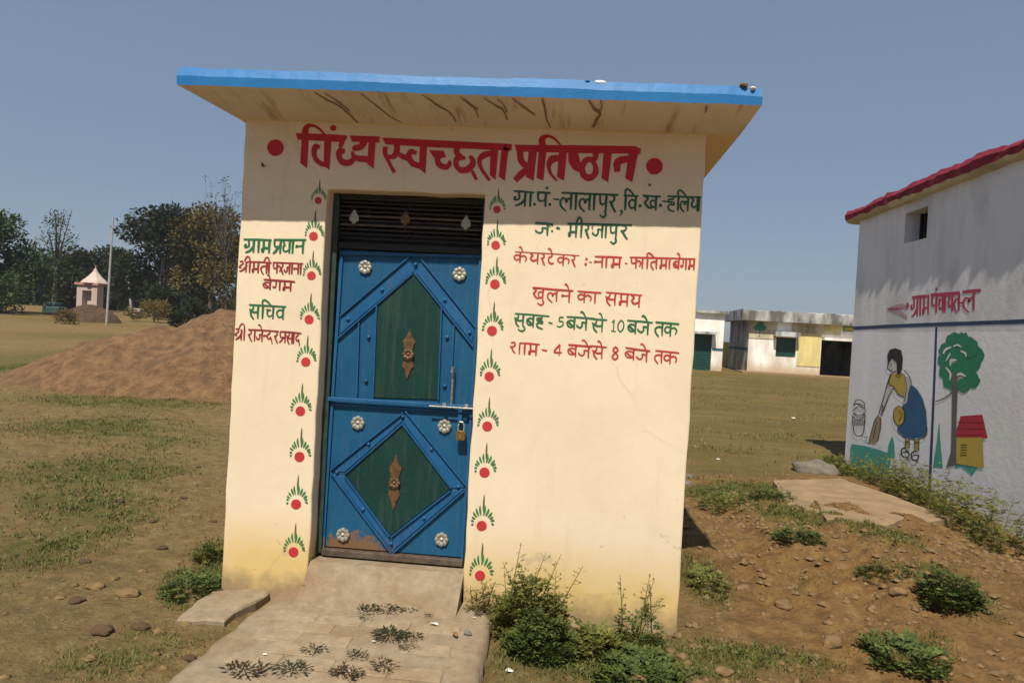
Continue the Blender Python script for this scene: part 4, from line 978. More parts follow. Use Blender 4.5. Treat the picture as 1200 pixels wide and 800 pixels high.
# mural figure, traced on the wall face
Z6 = dict(scale=4.706, org=(990, 390))
def mural(name, mt, fn, base=.0015, label=None):
    k = Ink(hp, HN, base); fn(k)
    if name not in ('painted_grass', 'painted_skin', 'painted_blouse', 'painted_highlight'): return part(name, k.mb, M[mt], hall, label=label)
    vs = k.mb.v; groups = []                      # one part for every separate patch of paint
    for f in k.mb.f:
        if groups and min(f) <= groups[-1][1]+1 and min(f) >= groups[-1][0] and (min(f) <= groups[-1][1]): groups[-1][2].append(f); groups[-1][1] = max(groups[-1][1], max(f))
        else: groups.append([min(f), max(f), [f]])
    for a, b, fs in groups:
        g = MB(); used = sorted({i for f in fs for i in f}); mp_ = {v: i for i, v in enumerate(used)}
        g.add([vs[i] for i in used], [tuple(mp_[i] for i in f) for f in fs]); part(name, g, M[mt], hall)
mural('painted_grass', 'turq', lambda k: (k.poly([(38, 612), (110, 622), (180, 640), (240, 662), (255, 700), (240, 790), (30, 790), (30, 640)], **Z6),
      k.stroke([(262, 575, 8), (258, 620, 32), (256, 690, 40)], **Z6), k.stroke([(522, 500, 4), (518, 600, 20), (516, 690, 44), (514, 740, 50)], **Z6), k.stroke([(610, 740, 10), (650, 720, 40), (720, 760, 60)], **Z6)))
mural('painted_broom', 'mstraw', lambda k: k.poly([(186, 455), (202, 470), (202, 520), (188, 585), (165, 615), (130, 608), (140, 570), (155, 510), (172, 470)], **Z6))
mural('painted_skin', 'mwhite', lambda k: (k.poly([(243, 165), (262, 140), (290, 150), (292, 210), (262, 215), (242, 195)], **Z6),
      k.stroke([(258, 285, 26), (232, 340, 22), (215, 400, 17), (196, 448, 14)], **Z6), k.stroke([(345, 240, 34), (350, 300, 30), (335, 370, 22), (322, 388, 18)], **Z6),
      k.stroke([(347, 580, 26), (345, 640, 22)], **Z6), k.stroke([(398, 580, 26), (400, 650, 22)], **Z6)), .0018)
mural('painted_dress', 'mblue', lambda k: k.poly([(365, 283), (400, 310), (430, 360), (450, 430), (456, 520), (445, 570), (390, 585), (330, 575), (292, 540), (290, 470), (320, 400), (345, 380), (350, 330)], **Z6), .0022)
mural('painted_blouse', 'myellow', lambda k: (k.poly([(262, 225), (300, 215), (330, 225), (338, 300), (330, 352), (295, 335), (268, 290), (248, 290), (246, 260)], **Z6),
      k.blob(302, 455, 29, 54, **Z6), k.stroke([(345, 590, 18), (343, 640, 14)], **Z6), k.stroke([(398, 590, 18), (400, 650, 14)], **Z6)), .0032)
mural('painted_hair', 'black', lambda k: (k.poly([(240, 175), (236, 120), (250, 92), (280, 84), (312, 95), (322, 140), (318, 200), (302, 236), (290, 220), (288, 165), (262, 140), (246, 165)], **Z6),), .0042)
def outlines(k):
    S = lambda *p, w_=4: k.stroke([(x, y, w_) for x, y in p], **Z6)
    S((243, 168), (238, 195), (262, 214), (285, 210)); S((252, 172), (262, 170)); S((256, 178), (259, 182), w_=6); S((258, 203), (268, 203), w_=3)
    S((258, 222), (240, 270), (218, 350), (200, 410), (190, 448)); S((275, 300), (245, 350), (222, 410), (202, 455)); S((330, 205), (358, 240), (372, 282)); S((330, 230), (345, 300), (330, 380), w_=3)
    S((205, 392), (222, 420), (208, 428), (212, 400)); S((262, 225), (246, 262), (250, 292), (268, 292), (300, 340), (332, 355)); S((298, 220), (285, 236), (300, 246), (318, 226), w_=3)
    S((302, 401), (275, 425), (274, 480), (300, 510), (328, 490), (332, 440), (318, 405)); S((300, 430), (318, 455), (300, 485), w_=3)
    S((290, 545), (330, 577), (392, 587), (447, 570), (457, 520)); S((336, 582), (338, 630)); S((358, 586), (358, 632)); S((386, 590), (390, 645)); S((412, 586), (410, 650))
    S((338, 600), (358, 600), w_=6); S((388, 605), (411, 603), w_=6); S((340, 632), (318, 640), (316, 672), (345, 688), (358, 665), (340, 645), w_=7); S((395, 650), (372, 662), (374, 695), (402, 700), (410, 670), w_=7); S((325, 655), (350, 660), w_=6); S((380, 672), (405, 675), w_=6)
    S((186, 455), (168, 480), (150, 540), (135, 600), w_=3); S((198, 465), (198, 530), (182, 600), w_=3); S((178, 490), (160, 580), w_=3)
    S((105, 572), (130, 574), w_=3); S((110, 600), (140, 612), w_=3); S((115, 585), (125, 592), w_=3)
    # waste basket
    S((52, 400), (60, 375), (85, 370), (108, 385), (110, 420), w_=4); S((48, 430), (75, 405), (110, 415), (112, 440), (80, 455), (50, 440)); S((50, 445), (80, 468), (112, 448)); S((46, 460), (78, 480), (110, 462))
    S((45, 455), (48, 520), (60, 560), (85, 568), (104, 550), (112, 500), (114, 450)); S((55, 395), (80, 390), (105, 400)); S((62, 385), (85, 400), (100, 420), w_=3)
    for x in range(54, 110, 9): S((x, 478), (x+3, 512), w_=3)
mural('painted_outline', 'black', outlines, .0056)
def tree_m(k):
    rr = random.Random(2)
    for x, y, r in ((600, 45, 42), (650, 40, 40), (560, 100, 42), (548, 150, 36), (560, 215, 40), (575, 270, 34), (600, 300, 20), (655, 290, 38), (660, 200, 40), (640, 130, 40), (600, 110, 30), (610, 205, 40), (690, 80, 50), (700, 170, 50), (700, 260, 46), (720, 120, 50), (655, 75, 36)):
        k.blob(x, y, r, r*1.1, jit=.12, **Z6)
mural('painted_crown', 'mgreen', tree_m, .0018)
def tree_g(k):
    for p in (((545, 115, 8), (560, 90, 14), (590, 78, 8)), ((585, 180, 6), (590, 150, 12), (620, 150, 6)), ((640, 100, 6), (665, 110, 10), (672, 130, 6)), ((560, 190, 8), (585, 225, 12), (580, 260, 6)), ((620, 235, 6), (640, 225, 14), (670, 240, 6)), ((600, 75, 5), (625, 66, 9), (645, 78, 5)), ((560, 155, 5), (575, 130, 9), (585, 110, 5))):
        k.stroke(list(p), **Z6)
mural('painted_highlight', 'rwall2', tree_g, .0040)
mural('painted_trunk', 'mtrunk', lambda k: (k.poly([(598, 215), (622, 215), (624, 330), (618, 480), (615, 640), (640, 720), (560, 740), (588, 650), (592, 480), (594, 330)], **Z6), k.stroke([(600, 322, 8), (550, 360, 7), (502, 378, 6)], **Z6)), .0034)
k = Ink(hp, HN, .0036)
k.poly([(640, 458), (760, 450), (790, 580), (614, 575), (620, 530)], 0, **Z6)
k.poly([(618, 578), (760, 575), (770, 745), (616, 720)], 1, **Z6)
for j in range(3): k.stroke([(622-j*1, 560-j*34, 3), (680, 562-j*34, 3), (760, 563-j*34, 3)], 2, **Z6)
for j in range(5): k.stroke([(640, 618+j*14, 4), (655, 616+j*14, 5), (676, 619+j*14, 4)], 2, jit=.4, **Z6)
part('painted_bin', k.mb, [M['mred'], M['myellow'], M['black']], hall)
# drip pipe mark on the wall (thin rust streak)
k = Ink(hp, HN); k.stroke([(1094.8, 252, 1.6), (1093.5, 290, 2.4), (1090, 330, 4), (1086, 378, 5)]); part('water_streak', k.mb, M['rwall'], hall)

# ============================================================ FAR BUILDINGS
YFAR = 37.3
fa = lambda px, py, y=YFAR: onY(px, py, y)
def zz(x, y): return 790+x/5.4545, 340+y/5.4545
def Pz(x, y, Y=YFAR): return fa(*zz(x, y), Y)
annex = empty('storage_building', (12, YFAR, 0), 'long low white and yellow storage building with weathered flat roof and open dark bay', 'building')
c0 = Pz(463, 528); XB0 = c0.x; XB1 = 21.0; zt = Pz(470, 190).z
op0 = Pz(943, 320).x; op1 = Pz(1150, 320).x; opz = Pz(1000, 318).z
w0 = Pz(655, 300); w1 = Pz(775, 430)
mb = MB()
xs = [XB0, w0.x, w1.x, op0, op1, XB1]; zs = [-.4, w1.z, opz, w0.z, zt]
zs = sorted([-.4, w1.z, min(opz, w0.z), max(opz, w0.z), zt])
for i in range(5):
    for j in range(4):
        cx = (xs[i]+xs[i+1])/2; cz = (zs[j]+zs[j+1])/2
        if w0.x < cx < w1.x and w1.z < cz < w0.z: continue
        if op0 < cx < op1 and cz < opz: continue
        mb.add([(xs[i], YFAR, zs[j]), (xs[i+1], YFAR, zs[j]), (xs[i+1], YFAR, zs[j+1]), (xs[i], YFAR, zs[j+1])], [(0, 1, 2, 3)], 0)
YS = 41.6
mb.add([(XB0, YFAR, -.4), (XB0, YS, -.4), (XB0, YS, zt), (XB0, YFAR, zt)], [(3, 2, 1, 0)], 1)  # side wall in the greyer material: its shade is put into the colour
mb.add([(XB1, YFAR, -.4), (XB1, YS, -.4), (XB1, YS, zt), (XB1, YFAR, zt), (XB0, YS, -.4), (XB0, YS, zt)], [(0, 1, 2, 3), (1, 4, 5, 2)], 1)
for xa, xb, za, zb_ in ((w0.x, w1.x, w1.z, w0.z), (op0, op1, -.4, opz)):
    d = .25
    mb.add([(xa, YFAR, za), (xb, YFAR, za), (xb, YFAR, zb_), (xa, YFAR, zb_), (xa, YFAR+d, za), (xb, YFAR+d, za), (xb, YFAR+d, zb_), (xa, YFAR+d, zb_)], [(0, 4, 5, 1), (1, 5, 6, 2), (2, 6, 7, 3), (3, 7, 4, 0)], 0)
part('wall', mb, [M['fwhite'], M['fgrey']], annex)
r = MB(); a = Pz(415, 120, 36.9); b = Pz(415, 165, 36.9)
rr = random.Random(6); n = 60
for i in range(n+1):
    x = XB0-.5+(XB1+.3-XB0+.5)*i/n; zt2 = a.z+rr.uniform(-.06, .05)
    for v in ((x, 36.85, zt-.02), (x, 36.82, zt2-.02), (x, 37.15, zt2), (x, 42.0, zt2-.1), (x, 42.0, zt-.02)): r.v.append(v); r.t.append(.5)
for i in range(n):
    for j in range(5): jj = (j+1) % 5; r.f.append((i*5+j, (i+1)*5+j, (i+1)*5+jj, i*5+jj)); r.m.append(0)
r.f.append((4, 3, 2, 1, 0)); r.m.append(0); r.f.append(tuple(n*5+q for q in range(5))); r.m.append(0)
part('roof_slab', r, M['fgrey'], annex)
def flat(name, x0, y0, x1, y1, mt, par, th=.03, Y=YFAR, lab=None):
    A = Pz(x0, y1, Y); B = Pz(x1, y0, Y); g = MB(); g.box((A.x, Y-th, A.z), (B.x, Y-.002, B.z)); return part(name, g, M[mt], par, label=lab)
flat('yellow_plaster_panel', 782, 282, 940, 380, 'fyellow', annex); flat('yellow_plaster_panel', 780, 388, 936, 482, 'fyellow', annex)
flat('plaster_panel', 750, 186, 1072, 274, 'fbeige', annex, .02); flat('plaster_panel', 958, 190, 1070, 262, 'fyellow', annex, .035)
flat('plaster_panel', 476, 198, 660, 304, 'fbeige', annex, .03)
flat('name_board', 1078, 200, 1162, 262, 'mgreen', annex, .05); flat('name_board_face', 1084, 207, 1162, 256, 'myellow', annex, .055)
k = Ink(lambda x, y: onY(x, y, YFAR-.06), (0, -1, 0), .004)
a = zz(1095, 213); word(k, (a, (a[0]+12, a[1]+.6)), 5, 1.0, [('ka', a[0], a[0]+4), ('aa', a[0]+4, a[0]+5.5), ('ya', a[0]+5.5, a[0]+9)]); part('painted_lettering', k.mb, M['mgreen'], annex)
k = Ink(lambda x, y: onY(x, y, YFAR-.035), (0, -1, 0), .004); Zf = dict(scale=5.4545, org=(790, 340))
for x, y, rr_ in ((550, 222, 24), (530, 238, 20), (570, 240, 18), (550, 240, 24)): k.blob(x, y, rr_, rr_*.85, jit=.1, **Zf)
k.stroke([(548, 250, 5), (547, 300, 6)], **Zf); part('painted_tree', k.mb, M['mgreen'], annex)
# window: green boards under a thin ledge
wn = MB(); wn.box((w0.x+.02, YFAR+.10, w1.z+.02), (w1.x-.02, YFAR+.13, w0.z-.02)); win = part('window_shutter', wn, M['teal'], annex)
zz_ = w1.z+.05
while zz_ < w0.z-.1:
    g = MB(); g.box((w0.x+.04, YFAR+.07, zz_), (w1.x-.04, YFAR+.098, zz_+.075)); part('louvre', g, M['teal'], win); zz_ += .1
A = Pz(632, 292); B = Pz(792, 270); g = MB(); g.box((A.x, YFAR-.45, A.z), (B.x, YFAR-.002, B.z)); part('window_ledge', g, M['fgrey'], annex)
A = Pz(944, 318); B = Pz(1170, 272); g = MB(); g.box((A.x, YFAR-.40, A.z), (B.x, YFAR-.002, A.z+.14)); part('bay_canopy', g, M['fwhite'], annex)
g = MB(); g.box((op1-.1, YFAR+.3, -.2), (op1-.02, YFAR+.5, opz)); 
bb = Pz(350, 375, YFAR); g = MB(); z0 = Pz(463, 372).z; g.box((XB0-.012, YFAR+.01, z0-.09), (XB0-.002, YS, z0+.06)); part('painted_band', g, M['bluegrey'], annex)
g = MB(); g.box((XB0-.6, YFAR-1.6, -.25), (XB1, YFAR-.01, .07)); part('plinth_apron', g, M['slabtan'], annex)
# neighbour with the roller shutter
shop = empty('shutter_building', (5.5, 36.2, 0), 'white flat roofed room with green roller shutter, half hidden behind the cream toilet block', 'building')
YS2 = 36.2
P2 = lambda x, y: Pz(x, y, YS2)
xe = P2(322, 200).x; xl = xe-5.2; zt2 = P2(200, 146).z; s0 = P2(245, 285); sx0 = s0.x-2.1
mb = MB(); xs = [xl, sx0, s0.x, xe]; zs = [-.4, s0.z, zt2]
for i in range(3):
    for j in range(2):
        if i == 1 and j == 0: continue
        mb.add([(xs[i], YS2, zs[j]), (xs[i+1], YS2, zs[j]), (xs[i+1], YS2, zs[j+1]), (xs[i], YS2, zs[j+1])], [(0, 1, 2, 3)])
mb.add([(xl, YS2, -.4), (xe, YS2, -.4), (xe, YS2, zt2), (xl, YS2, zt2), (xl, 41, -.4), (xe, 41, -.4), (xe, 41, zt2), (xl, 41, zt2)], [(1, 5, 6, 2), (4, 0, 3, 7), (5, 4, 7, 6)])
mb.add([(sx0, YS2, -.4), (s0.x, YS2, -.4), (s0.x, YS2, s0.z), (sx0, YS2, s0.z), (sx0, YS2+.25, -.4), (s0.x, YS2+.25, -.4), (s0.x, YS2+.25, s0.z), (sx0, YS2+.25, s0.z)], [(1, 5, 6, 2), (3, 2, 6, 7), (4, 0, 3, 7)])
part('wall', mb, M['fwhite'], shop)
g = MB(); g.box((xl-.1, YS2-.2, zt2), (xe+.15, 41.2, zt2+.14)); part('roof_slab', g, M['fgrey'], shop)
g = MB(); g.box((sx0, YS2+.14, -.3), (s0.x, YS2+.16, s0.z)); sh = part('roller_shutter', g, M['teal'], shop)
z_ = 0.0
while z_ < s0.z-.1:
    g = MB(); g.box((sx0+.02, YS2+.105, z_), (s0.x-.02, YS2+.138, z_+.10)); part('shutter_slat', g, M['teal'], sh); z_ += .13
A = P2(250, 282); g = MB(); g.box((sx0-.2, YS2-.45, A.z), (A.x+.1, YS2-.002, A.z+.12)); part('shutter_canopy', g, M['fgrey'], shop)
z0 = P2(250, 378).z; g = MB(); g.box((s0.x+.02, YS2-.012, z0-.06), (xe, YS2-.002, z0+.07)); part('painted_band', g, M['bluegrey'], shop)
yb = tag(part('compound_wall', (lambda b: (b.box((Pz(305, 400, 43).x, 43, -.3), (Pz(352, 400, 43).x+.6, 43.2, Pz(320, 330, 43).z)), b)[1])(MB()), M['fyellow']), 'short yellow wall seen in the gap between the shutter building and the storage building', 'wall')

# ============================================================ SAND HEAPS
def heap(name, cx, cy, rx, ry, h, label, seed, mt='sand', peaks=()):
    n = 90; mb = MB(); g0 = hz(cx, cy)-.1
    for i in range(n+1):
        for j in range(n+1):
            u, v = i/n*2-1, j/n*2-1; x, y = cx+u*rx*1.15, cy+v*ry*1.15
            d = math.hypot(u*1.15, v*1.15); f = max(0, 1-d)
            z = h*(1-math.exp(-f*2.5))/(1-math.exp(-2.5))
            z += -.05*abs(fbm(x*2.2, y*.5, 1.6, 3, seed+7))*min(1, f*4)+.03*fbm(x, y, 9, 3, seed)*min(1, f*5)
            z += f**.5*(fbm(x, y, .9, 6, seed)*.26+abs(fbm(x, y, 2.6, 5, seed+3))*.16)*min(1, h)
            for (qx, qy, qr, qh) in peaks: z += qh*math.exp(-((x-qx)**2+(y-qy)**2)/qr**2)*min(1, f*4)
            z = z if f > 0 else -.25
            mb.v.append((x-cx, y-cy, z)); mb.t.append(.5)
    for i in range(n):
        for j in range(n): a = i*(n+1)+j; mb.f.append((a, a+n+1, a+n+2, a+1)); mb.m.append(0)
    o = link(name, mb.mesh(name, True), M[mt], loc=(cx, cy, g0)); return tag(o, label, 'heap')
s0_ = onY(185, 462, 13.2)
heap('sand_heap', -7.1, 13.9, 4.4, 2.9, 1.30, 'large orange brown sand heap on the left in front of the trees', 3.1, peaks=((-10.2, 13.2, 1.3, -.15), (-6.3, 13.6, .8, .12)))
p = onY(283, 363, 19.5); heap('sand_heap', p.x+.2, 19.5, 3.0, 2.6, 1.62, 'second sand heap farther back, half hidden behind the toilet block wall', 8.7)
p = onY(106, 365, 52); heap('earth_mound', p.x, 52, 2.4, 2.0, 1.35, 'low dark earth mound in front of the small white shrine', 5.5, 'darksoil')
# ============================================================ SHRINE
SY = 62.0
sp = lambda px, py: onY(px, py, SY)
c = sp(103, 352); shrine = empty('shrine', (c.x, SY, hz(c.x, SY)), 'small white village shrine with pointed spire among the trees', 'shrine')
M['shr'] = aged_white('shrine_whitewash', (.52, .42, .38), (.42, .30, .26), .6, .6); M['shp'] = simple('shrine_pink_trim', (.50, .24, .20), .8, world=True)
W0, W1 = sp(90, 340).x, sp(114, 340).x; zb = hz(c.x, SY)-.1; zs_ = sp(103, 334).z; cxs = sp(104.5, 330).x
g = MB(); g.box((W0, SY, zb), (W0+.55, SY+.9, zs_)); g.box((W1-.55, SY, zb), (W1, SY+.9, zs_)); g.box((W0+.552, SY+.6, zb), (W1-.552, SY+.9, zs_)); g.box((W0+.552, SY, zs_-.5), (W1-.552, SY+.55, zs_)); part('wall', g, M['shr'], shrine)
g = MB(); g.box((W0-.15, SY-.15, zs_+.003), (W1+.15, SY+1.05, zs_+.22)); part('cornice', g, M['shp'], shrine)
apx = sp(105.5, 313).z; g = MB(); rad = sp(119, 330).x-cxs; hh = apx-zs_-.22
g.tube([(cxs, SY+.8, zs_+.22+hh*t) for t in (0, .15, .4, .7, .9, 1)], [rad*q for q in (1, .86, .52, .22, .10, .02)], 8); part('spire', g, M['shr'], shrine)
g = MB(); g.tube([(cxs, SY+.8, apx-.05), (cxs, SY+.8, apx+.25)], .05, 6); part('finial', g, M['shp'], shrine)

# ============================================================ POLES
def pole(px0, py0, px1, py1, Y, label, arm=False):
    a = onY(px1, py1, Y); b = onY(px0, py0, Y); a.z = hz(a.x, Y)-.1
    root = empty('utility_pole', a, label, 'pole', None)
    r = .11*Y/60; g = MB(); g.tube([a, a.lerp(b, .5), b], [r, r*.85, r*.6], 8); part('post', g, M['polec'], root)
    if arm:
        g = MB(); t_ = a.lerp(b, .96); g.box((t_.x-.45, t_.y-.05, t_.z-.04), (t_.x+.45, t_.y+.05, t_.z+.04)); part('crossarm', g, M['iron'], root)
    return root
M['polec'] = simple('pale_concrete_pole', (.36, .36, .34), .8, 0, .2, 3, world=True)
pole(132.5, 254, 125, 376, 48, 'tall slender pale pole standing left of the dark tree')
pole(190.5, 305, 183.5, 362, 70, 'shorter leaning pole in front of the dark tree')
pole(149, 308, 154.5, 358, 80, 'thin dark pole just right of the tall pale pole')
p = onY(160, 366, 66); g = MB(); g.box((p.x-.35, 66, hz(p.x, 66)-.1), (p.x+.35, 66.5, hz(p.x, 66)+.75)); g.box((p.x-.42, 65.95, hz(p.x, 66)+.752), (p.x+.42, 66.55, hz(p.x, 66)+.86))
tag(bevel(part('marker_block', g, M['shr']), .05), 'small white concrete block at the road edge below the dark tree', 'block')

# ============================================================ FOLIAGE
LM = dict(dark=leaf_material('dark_evergreen_leaf', (.010, .018, .007), (.040, .055, .017)), mid=leaf_material('mid_green_leaf', (.020, .036, .012), (.070, .105, .030)),
          olive=leaf_material('autumn_olive_leaf', (.065, .055, .014), (.21, .15, .04)), weed=leaf_material('weed_leaf', (.030, .050, .012), (.14, .175, .04)),
          dry=leaf_material('dry_yellow_weed', (.10, .085, .03), (.24, .19, .07)), grass=leaf_material('grass_blade', (.055, .070, .016), (.19, .19, .05)),
          straw=leaf_material('straw_blade', (.10, .072, .030), (.22, .165, .08)), hedge=leaf_material('yellow_green_shrub_leaf', (.060, .075, .015), (.24, .235, .055)))
def tree(Y, px0, px1, ptop, pbase, label, kind='dark', n=5200, leaf=.42, seed=0, bare=False, species='tree', trunk_px=None, open_=0.0, cat='tree', group=None):
    rr = random.Random(seed); a = onY(px0, ptop, Y); b = onY(px1, ptop, Y); cx = (a.x+b.x)/2; rx = abs(b.x-a.x)/2
    gz = hz(cx, Y); top = (a.z+b.z)/2; H = top-gz; low = onY((px0+px1)/2, pbase, Y).z if pbase else gz
    root = empty(species, (cx, Y, gz-.05), label, cat, group)
    t = MB(); tr = max(.06, H*(.009 if bare else .022)); th = H*(.62 if bare else .5); lean = rr.uniform(-.4, .4)
    t.tube([(cx, Y, gz-.3), (cx+lean*.3, Y, gz+th*.5), (cx+lean, Y, gz+th)], [tr, tr*.8, tr*.45], 8)
    tips = []
    for k in range(9 if not bare else 16):
        ang = rr.uniform(0, 2*pi); h0 = gz+th*rr.uniform(.45, 1); r1 = rx*rr.uniform(.4, .85 if not bare else 1.5); z1_ = gz+H*rr.uniform(.55, .93)
        p0 = Vector((cx+lean*(h0-gz)/th, Y, h0)); p2 = Vector((cx+cos(ang)*r1, Y+sin(ang)*r1*.8, z1_)); p1 = p0.lerp(p2, .5)+Vector((0, 0, rr.uniform(-.05, .12)*H))
        t.tube([p0, p1, p2], [tr*.42, tr*.25, tr*.1], 5); tips.append(p2)
        if bare:
            for _ in range(4):
                q = p1.lerp(p2, rr.random()); e = q+Vector((rr.uniform(-1, 1)*rx*.3, rr.uniform(-1, 1)*rx*.3, rr.uniform(.05, .2)*H)); t.tube([q, q.lerp(e, .5)+Vector((0, 0, .1)), e], [tr*.16, tr*.1, tr*.04], 4); tips.append(e)
    part('trunk', t, M['bark'], root)
    # crown: many uneven clumps of small leaves
    nc = 34 if not bare else len(tips); cl = []
    for k in range(nc):
        if bare: c_ = tips[k]; r_ = rx*.13
        else:
            u = rr.uniform(-1, 1); v = rr.uniform(-1, 1); wv = rr.random(); 
            zc = low+(top-low)*(.06+.80*wv); prof = max(.2, 1-abs((wv-.38)/.70)**2.4); c_ = Vector((cx+u*rx*.86*prof, Y+v*rx*.6*prof, zc)); r_ = rr.uniform(.26, .44)*min(rx, (top-low)*.5)
        cl.append((c_, r_, rr.uniform(0, .45)))
    g = MB(); NL = n
    tot = sum(r_**2 for _, r_, _ in cl)
    for c_, r_, tn in cl:
        m_ = int(NL*r_*r_/tot)
        for _ in range(m_):
            d = Vector((rr.gauss(0, 1), rr.gauss(0, 1), rr.gauss(0, 1))).normalized(); rad_ = r_*(rr.random()**.33)*(1+.35*noise.noise(d*2.3+c_)) 
            p_ = c_+Vector((d.x, d.y, d.z*.8))*rad_
            if p_.z < gz+.05: continue
            dr = (d+Vector((rr.uniform(-1, 1), rr.uniform(-1, 1), rr.uniform(-.8, .6)))).normalized(); nr = Vector((rr.uniform(-1, 1), rr.uniform(-1, 1), rr.uniform(.1, 1))).normalized()
            g.leaf(p_, dr, nr, leaf*rr.uniform(.6, 1.3), leaf*rr.uniform(.4, .7), min(1, max(0, tn+rr.uniform(0, .55))))
    part('crown', g, LM[kind], root)
    return root
tree(70, 142, 250, 236, 368, 'large dense dark round tree at the centre of the left background', 'dark', 9000, .50, 11)
tree(70, 205, 300, 236, 362, 'olive brown leafy tree directly behind the left edge of the toilet block', 'olive', 9000, .42, 12)
tree(96, 195, 275, 256, 350, 'brighter green tree top showing between the dark tree and the olive tree', 'mid', 5000, .5, 13)
tree(68, 252, 292, 214, 300, 'sparse twiggy branches rising above the olive tree by the wall', 'dark', 500, .2, 14, bare=True)
tree(74, 60, 122, 288, 362, 'dark bushy tree behind the shrine', 'dark', 6500, .46, 15)
tree(84, 108, 168, 284, 364, 'low dark tree between the tall pole and the dense round tree', 'dark', 5500, .46, 16)
tree(66, 46, 92, 232, 330, 'thin open crowned tree near the left border', 'mid', 1100, .24, 17)
tree(56, -70, 58, 246, 362, 'broad dark tree at the far left edge of the scene', 'mid', 8000, .4, 18)
tree(110, 255, 345, 262, 350, 'distant tree hidden mostly behind the cream wall', 'mid', 2500, .5, 19)
tree(64, 168, 214, 330, 366, 'small dark shrub below the dense round tree', 'dark', 2500, .3, 20, species='bush', cat='bush')
tree(52, 200, 262, 350, 384, 'heap of dark brushwood bushes behind the sand heap', 'dark', 3800, .24, 21, species='bush', cat='bush')
tree(58, 148, 214, 350, 373, 'brown scrubby bush at the field edge left of the brushwood', 'olive', 1800, .2, 23, species='bush', cat='bush')
tree(46, 62, 100, 362, 378, 'low olive scrub at the left edge of the far field', 'olive', 900, .14, 24, species='bush', cat='bush')
tree(90, -140, 60, 300, 368, 'long low tree mass beyond the far left edge', 'dark', 5000, .5, 22)
def far_wood():
    rr = random.Random(77); g = MB()
    for k in range(15000):
        px = rr.uniform(-160, 330); Y = rr.uniform(92, 112); prof = 1+.35*sin(px*.045)+.25*sin(px*.11+1); u = rr.random()
        b = onY(px, 366, Y); x = b.x; z = hz(x, Y)+u*(4.6*prof)*(1-.2*rr.random()); p_ = Vector((x, Y, z))
        if noise.noise(p_*.5) < -.12 and u > .6: continue
        g.leaf(p_, Vector((rr.uniform(-1, 1), rr.uniform(-1, 1), rr.uniform(-.6, .8))), Vector((rr.uniform(-1, 1), rr.uniform(-1, 0), rr.uniform(.1, 1))), .75*rr.uniform(.6, 1.3), .5, rr.uniform(0, .7))
    tag(part('far_wood', g, LM['dark']), 'far dark band of woodland closing the left background', 'wood', kind='stuff')
far_wood()
p = onY(70, 360, 58); mb = MB(); 
for q in range(1): mb.box((p.x-1.2, 57.4, p.z-.6), (p.x+.35, 58.6, p.z+.05)); mb.box((p.x-1.0, 57.5, p.z+.052), (p.x-.1, 58.5, p.z+.4))
tag(bevel(part('covered_cart', mb, M['tealcloth']), .12, 3), 'small blue green covered cart at the left edge near the shrine', 'cart')

# ---- grass blades (stuff)
def blades(name, pts, hgt, wid, mt, label=None, lean=.6, seed=0):
    r_ = np.random.default_rng(seed); n = len(pts); a = r_.random(n)*2*pi; h = hgt*(.45+r_.random(n)*.9); wd = wid*(.6+.7*r_.random(n))
    ln = lean*h*(.3+r_.random(n)); dx, dy = np.cos(a), np.sin(a); px, py = -dy*wd/2, dx*wd/2; x, y, z = pts.T
    v = np.empty((n, 5, 3), np.float32)
    v[:, 0] = np.stack([x-px, y-py, z-.004], -1); v[:, 1] = np.stack([x+px, y+py, z-.004], -1)
    v[:, 2] = np.stack([x+px*.8+dx*ln*.35, y+py*.8+dy*ln*.35, z+h*.6], -1); v[:, 3] = np.stack([x-px*.8+dx*ln*.35, y-py*.8+dy*ln*.35, z+h*.6], -1)
    v[:, 4] = np.stack([x+dx*ln, y+dy*ln, z+h], -1)
    b = np.arange(n)[:, None]*5; q = np.concatenate([b+[0, 1, 2, 3]], 1); t = b+[3, 2, 4]
    me = bpy.data.meshes.new(name); me.vertices.add(n*5); me.vertices.foreach_set('co', v.ravel())
    loops = np.concatenate([q, t], 1).ravel().astype(np.int32); me.loops.add(len(loops)); me.loops.foreach_set('vertex_index', loops)
    me.polygons.add(2*n); ls = (np.arange(n)[:, None]*7+[0, 4]).ravel().astype(np.int32); lt = np.tile([4, 3], n).astype(np.int32)
    me.polygons.foreach_set('loop_start', ls); me.polygons.foreach_set('loop_total', lt); me.update(calc_edges=True)
    at = me.attributes.new('tone', 'FLOAT', 'POINT'); at.data.foreach_set('value', np.repeat(r_.random(n), 5).astype(np.float32))
    o = link(name, me, LM[mt]); o['kind'] = 'stuff'
    if label: tag(o, label, 'grass', kind='stuff')
    return o
def blocked(x, y):
    inhut = (x > XL-.02) & (x < XR+.02) & (y > YW-.02) & (y < YB+.02)
    inp = (x > -1.50) & (x < -.26) & (y < 3.66) & (y > 1)
    ins = (x > XH-.02) & (y < 9.6)
    slab = (x > 2.15) & (x < 3.35) & (y > 6.2) & (y < 7.7) 
    return inhut | inp | ins | slab
def scatter(n, x0, x1, y0, y1, dens, seed=0):
    r_ = np.random.default_rng(seed); x = r_.uniform(x0, x1, n); y = r_.uniform(y0, y1, n)
    keep = (r_.random(n) < dens(x, y)) & ~blocked(x, y); x, y = x[keep], y[keep]
    return np.stack([x, y, height(x, y)], -1)
near = lambda x, y: np.clip((green_at(x, y)-.18)*1.6, 0, 1)*np.clip(.55+vfbm(x, y, 6, 3)*3.5, 0.03, 1)
blades('grass', scatter(620000, -3.2, 4.0, 2.0, 7.6, near, 1), .020, .0042, 'grass', 'patchy green ground weeds around the building on bare earth', 1.3, 1)
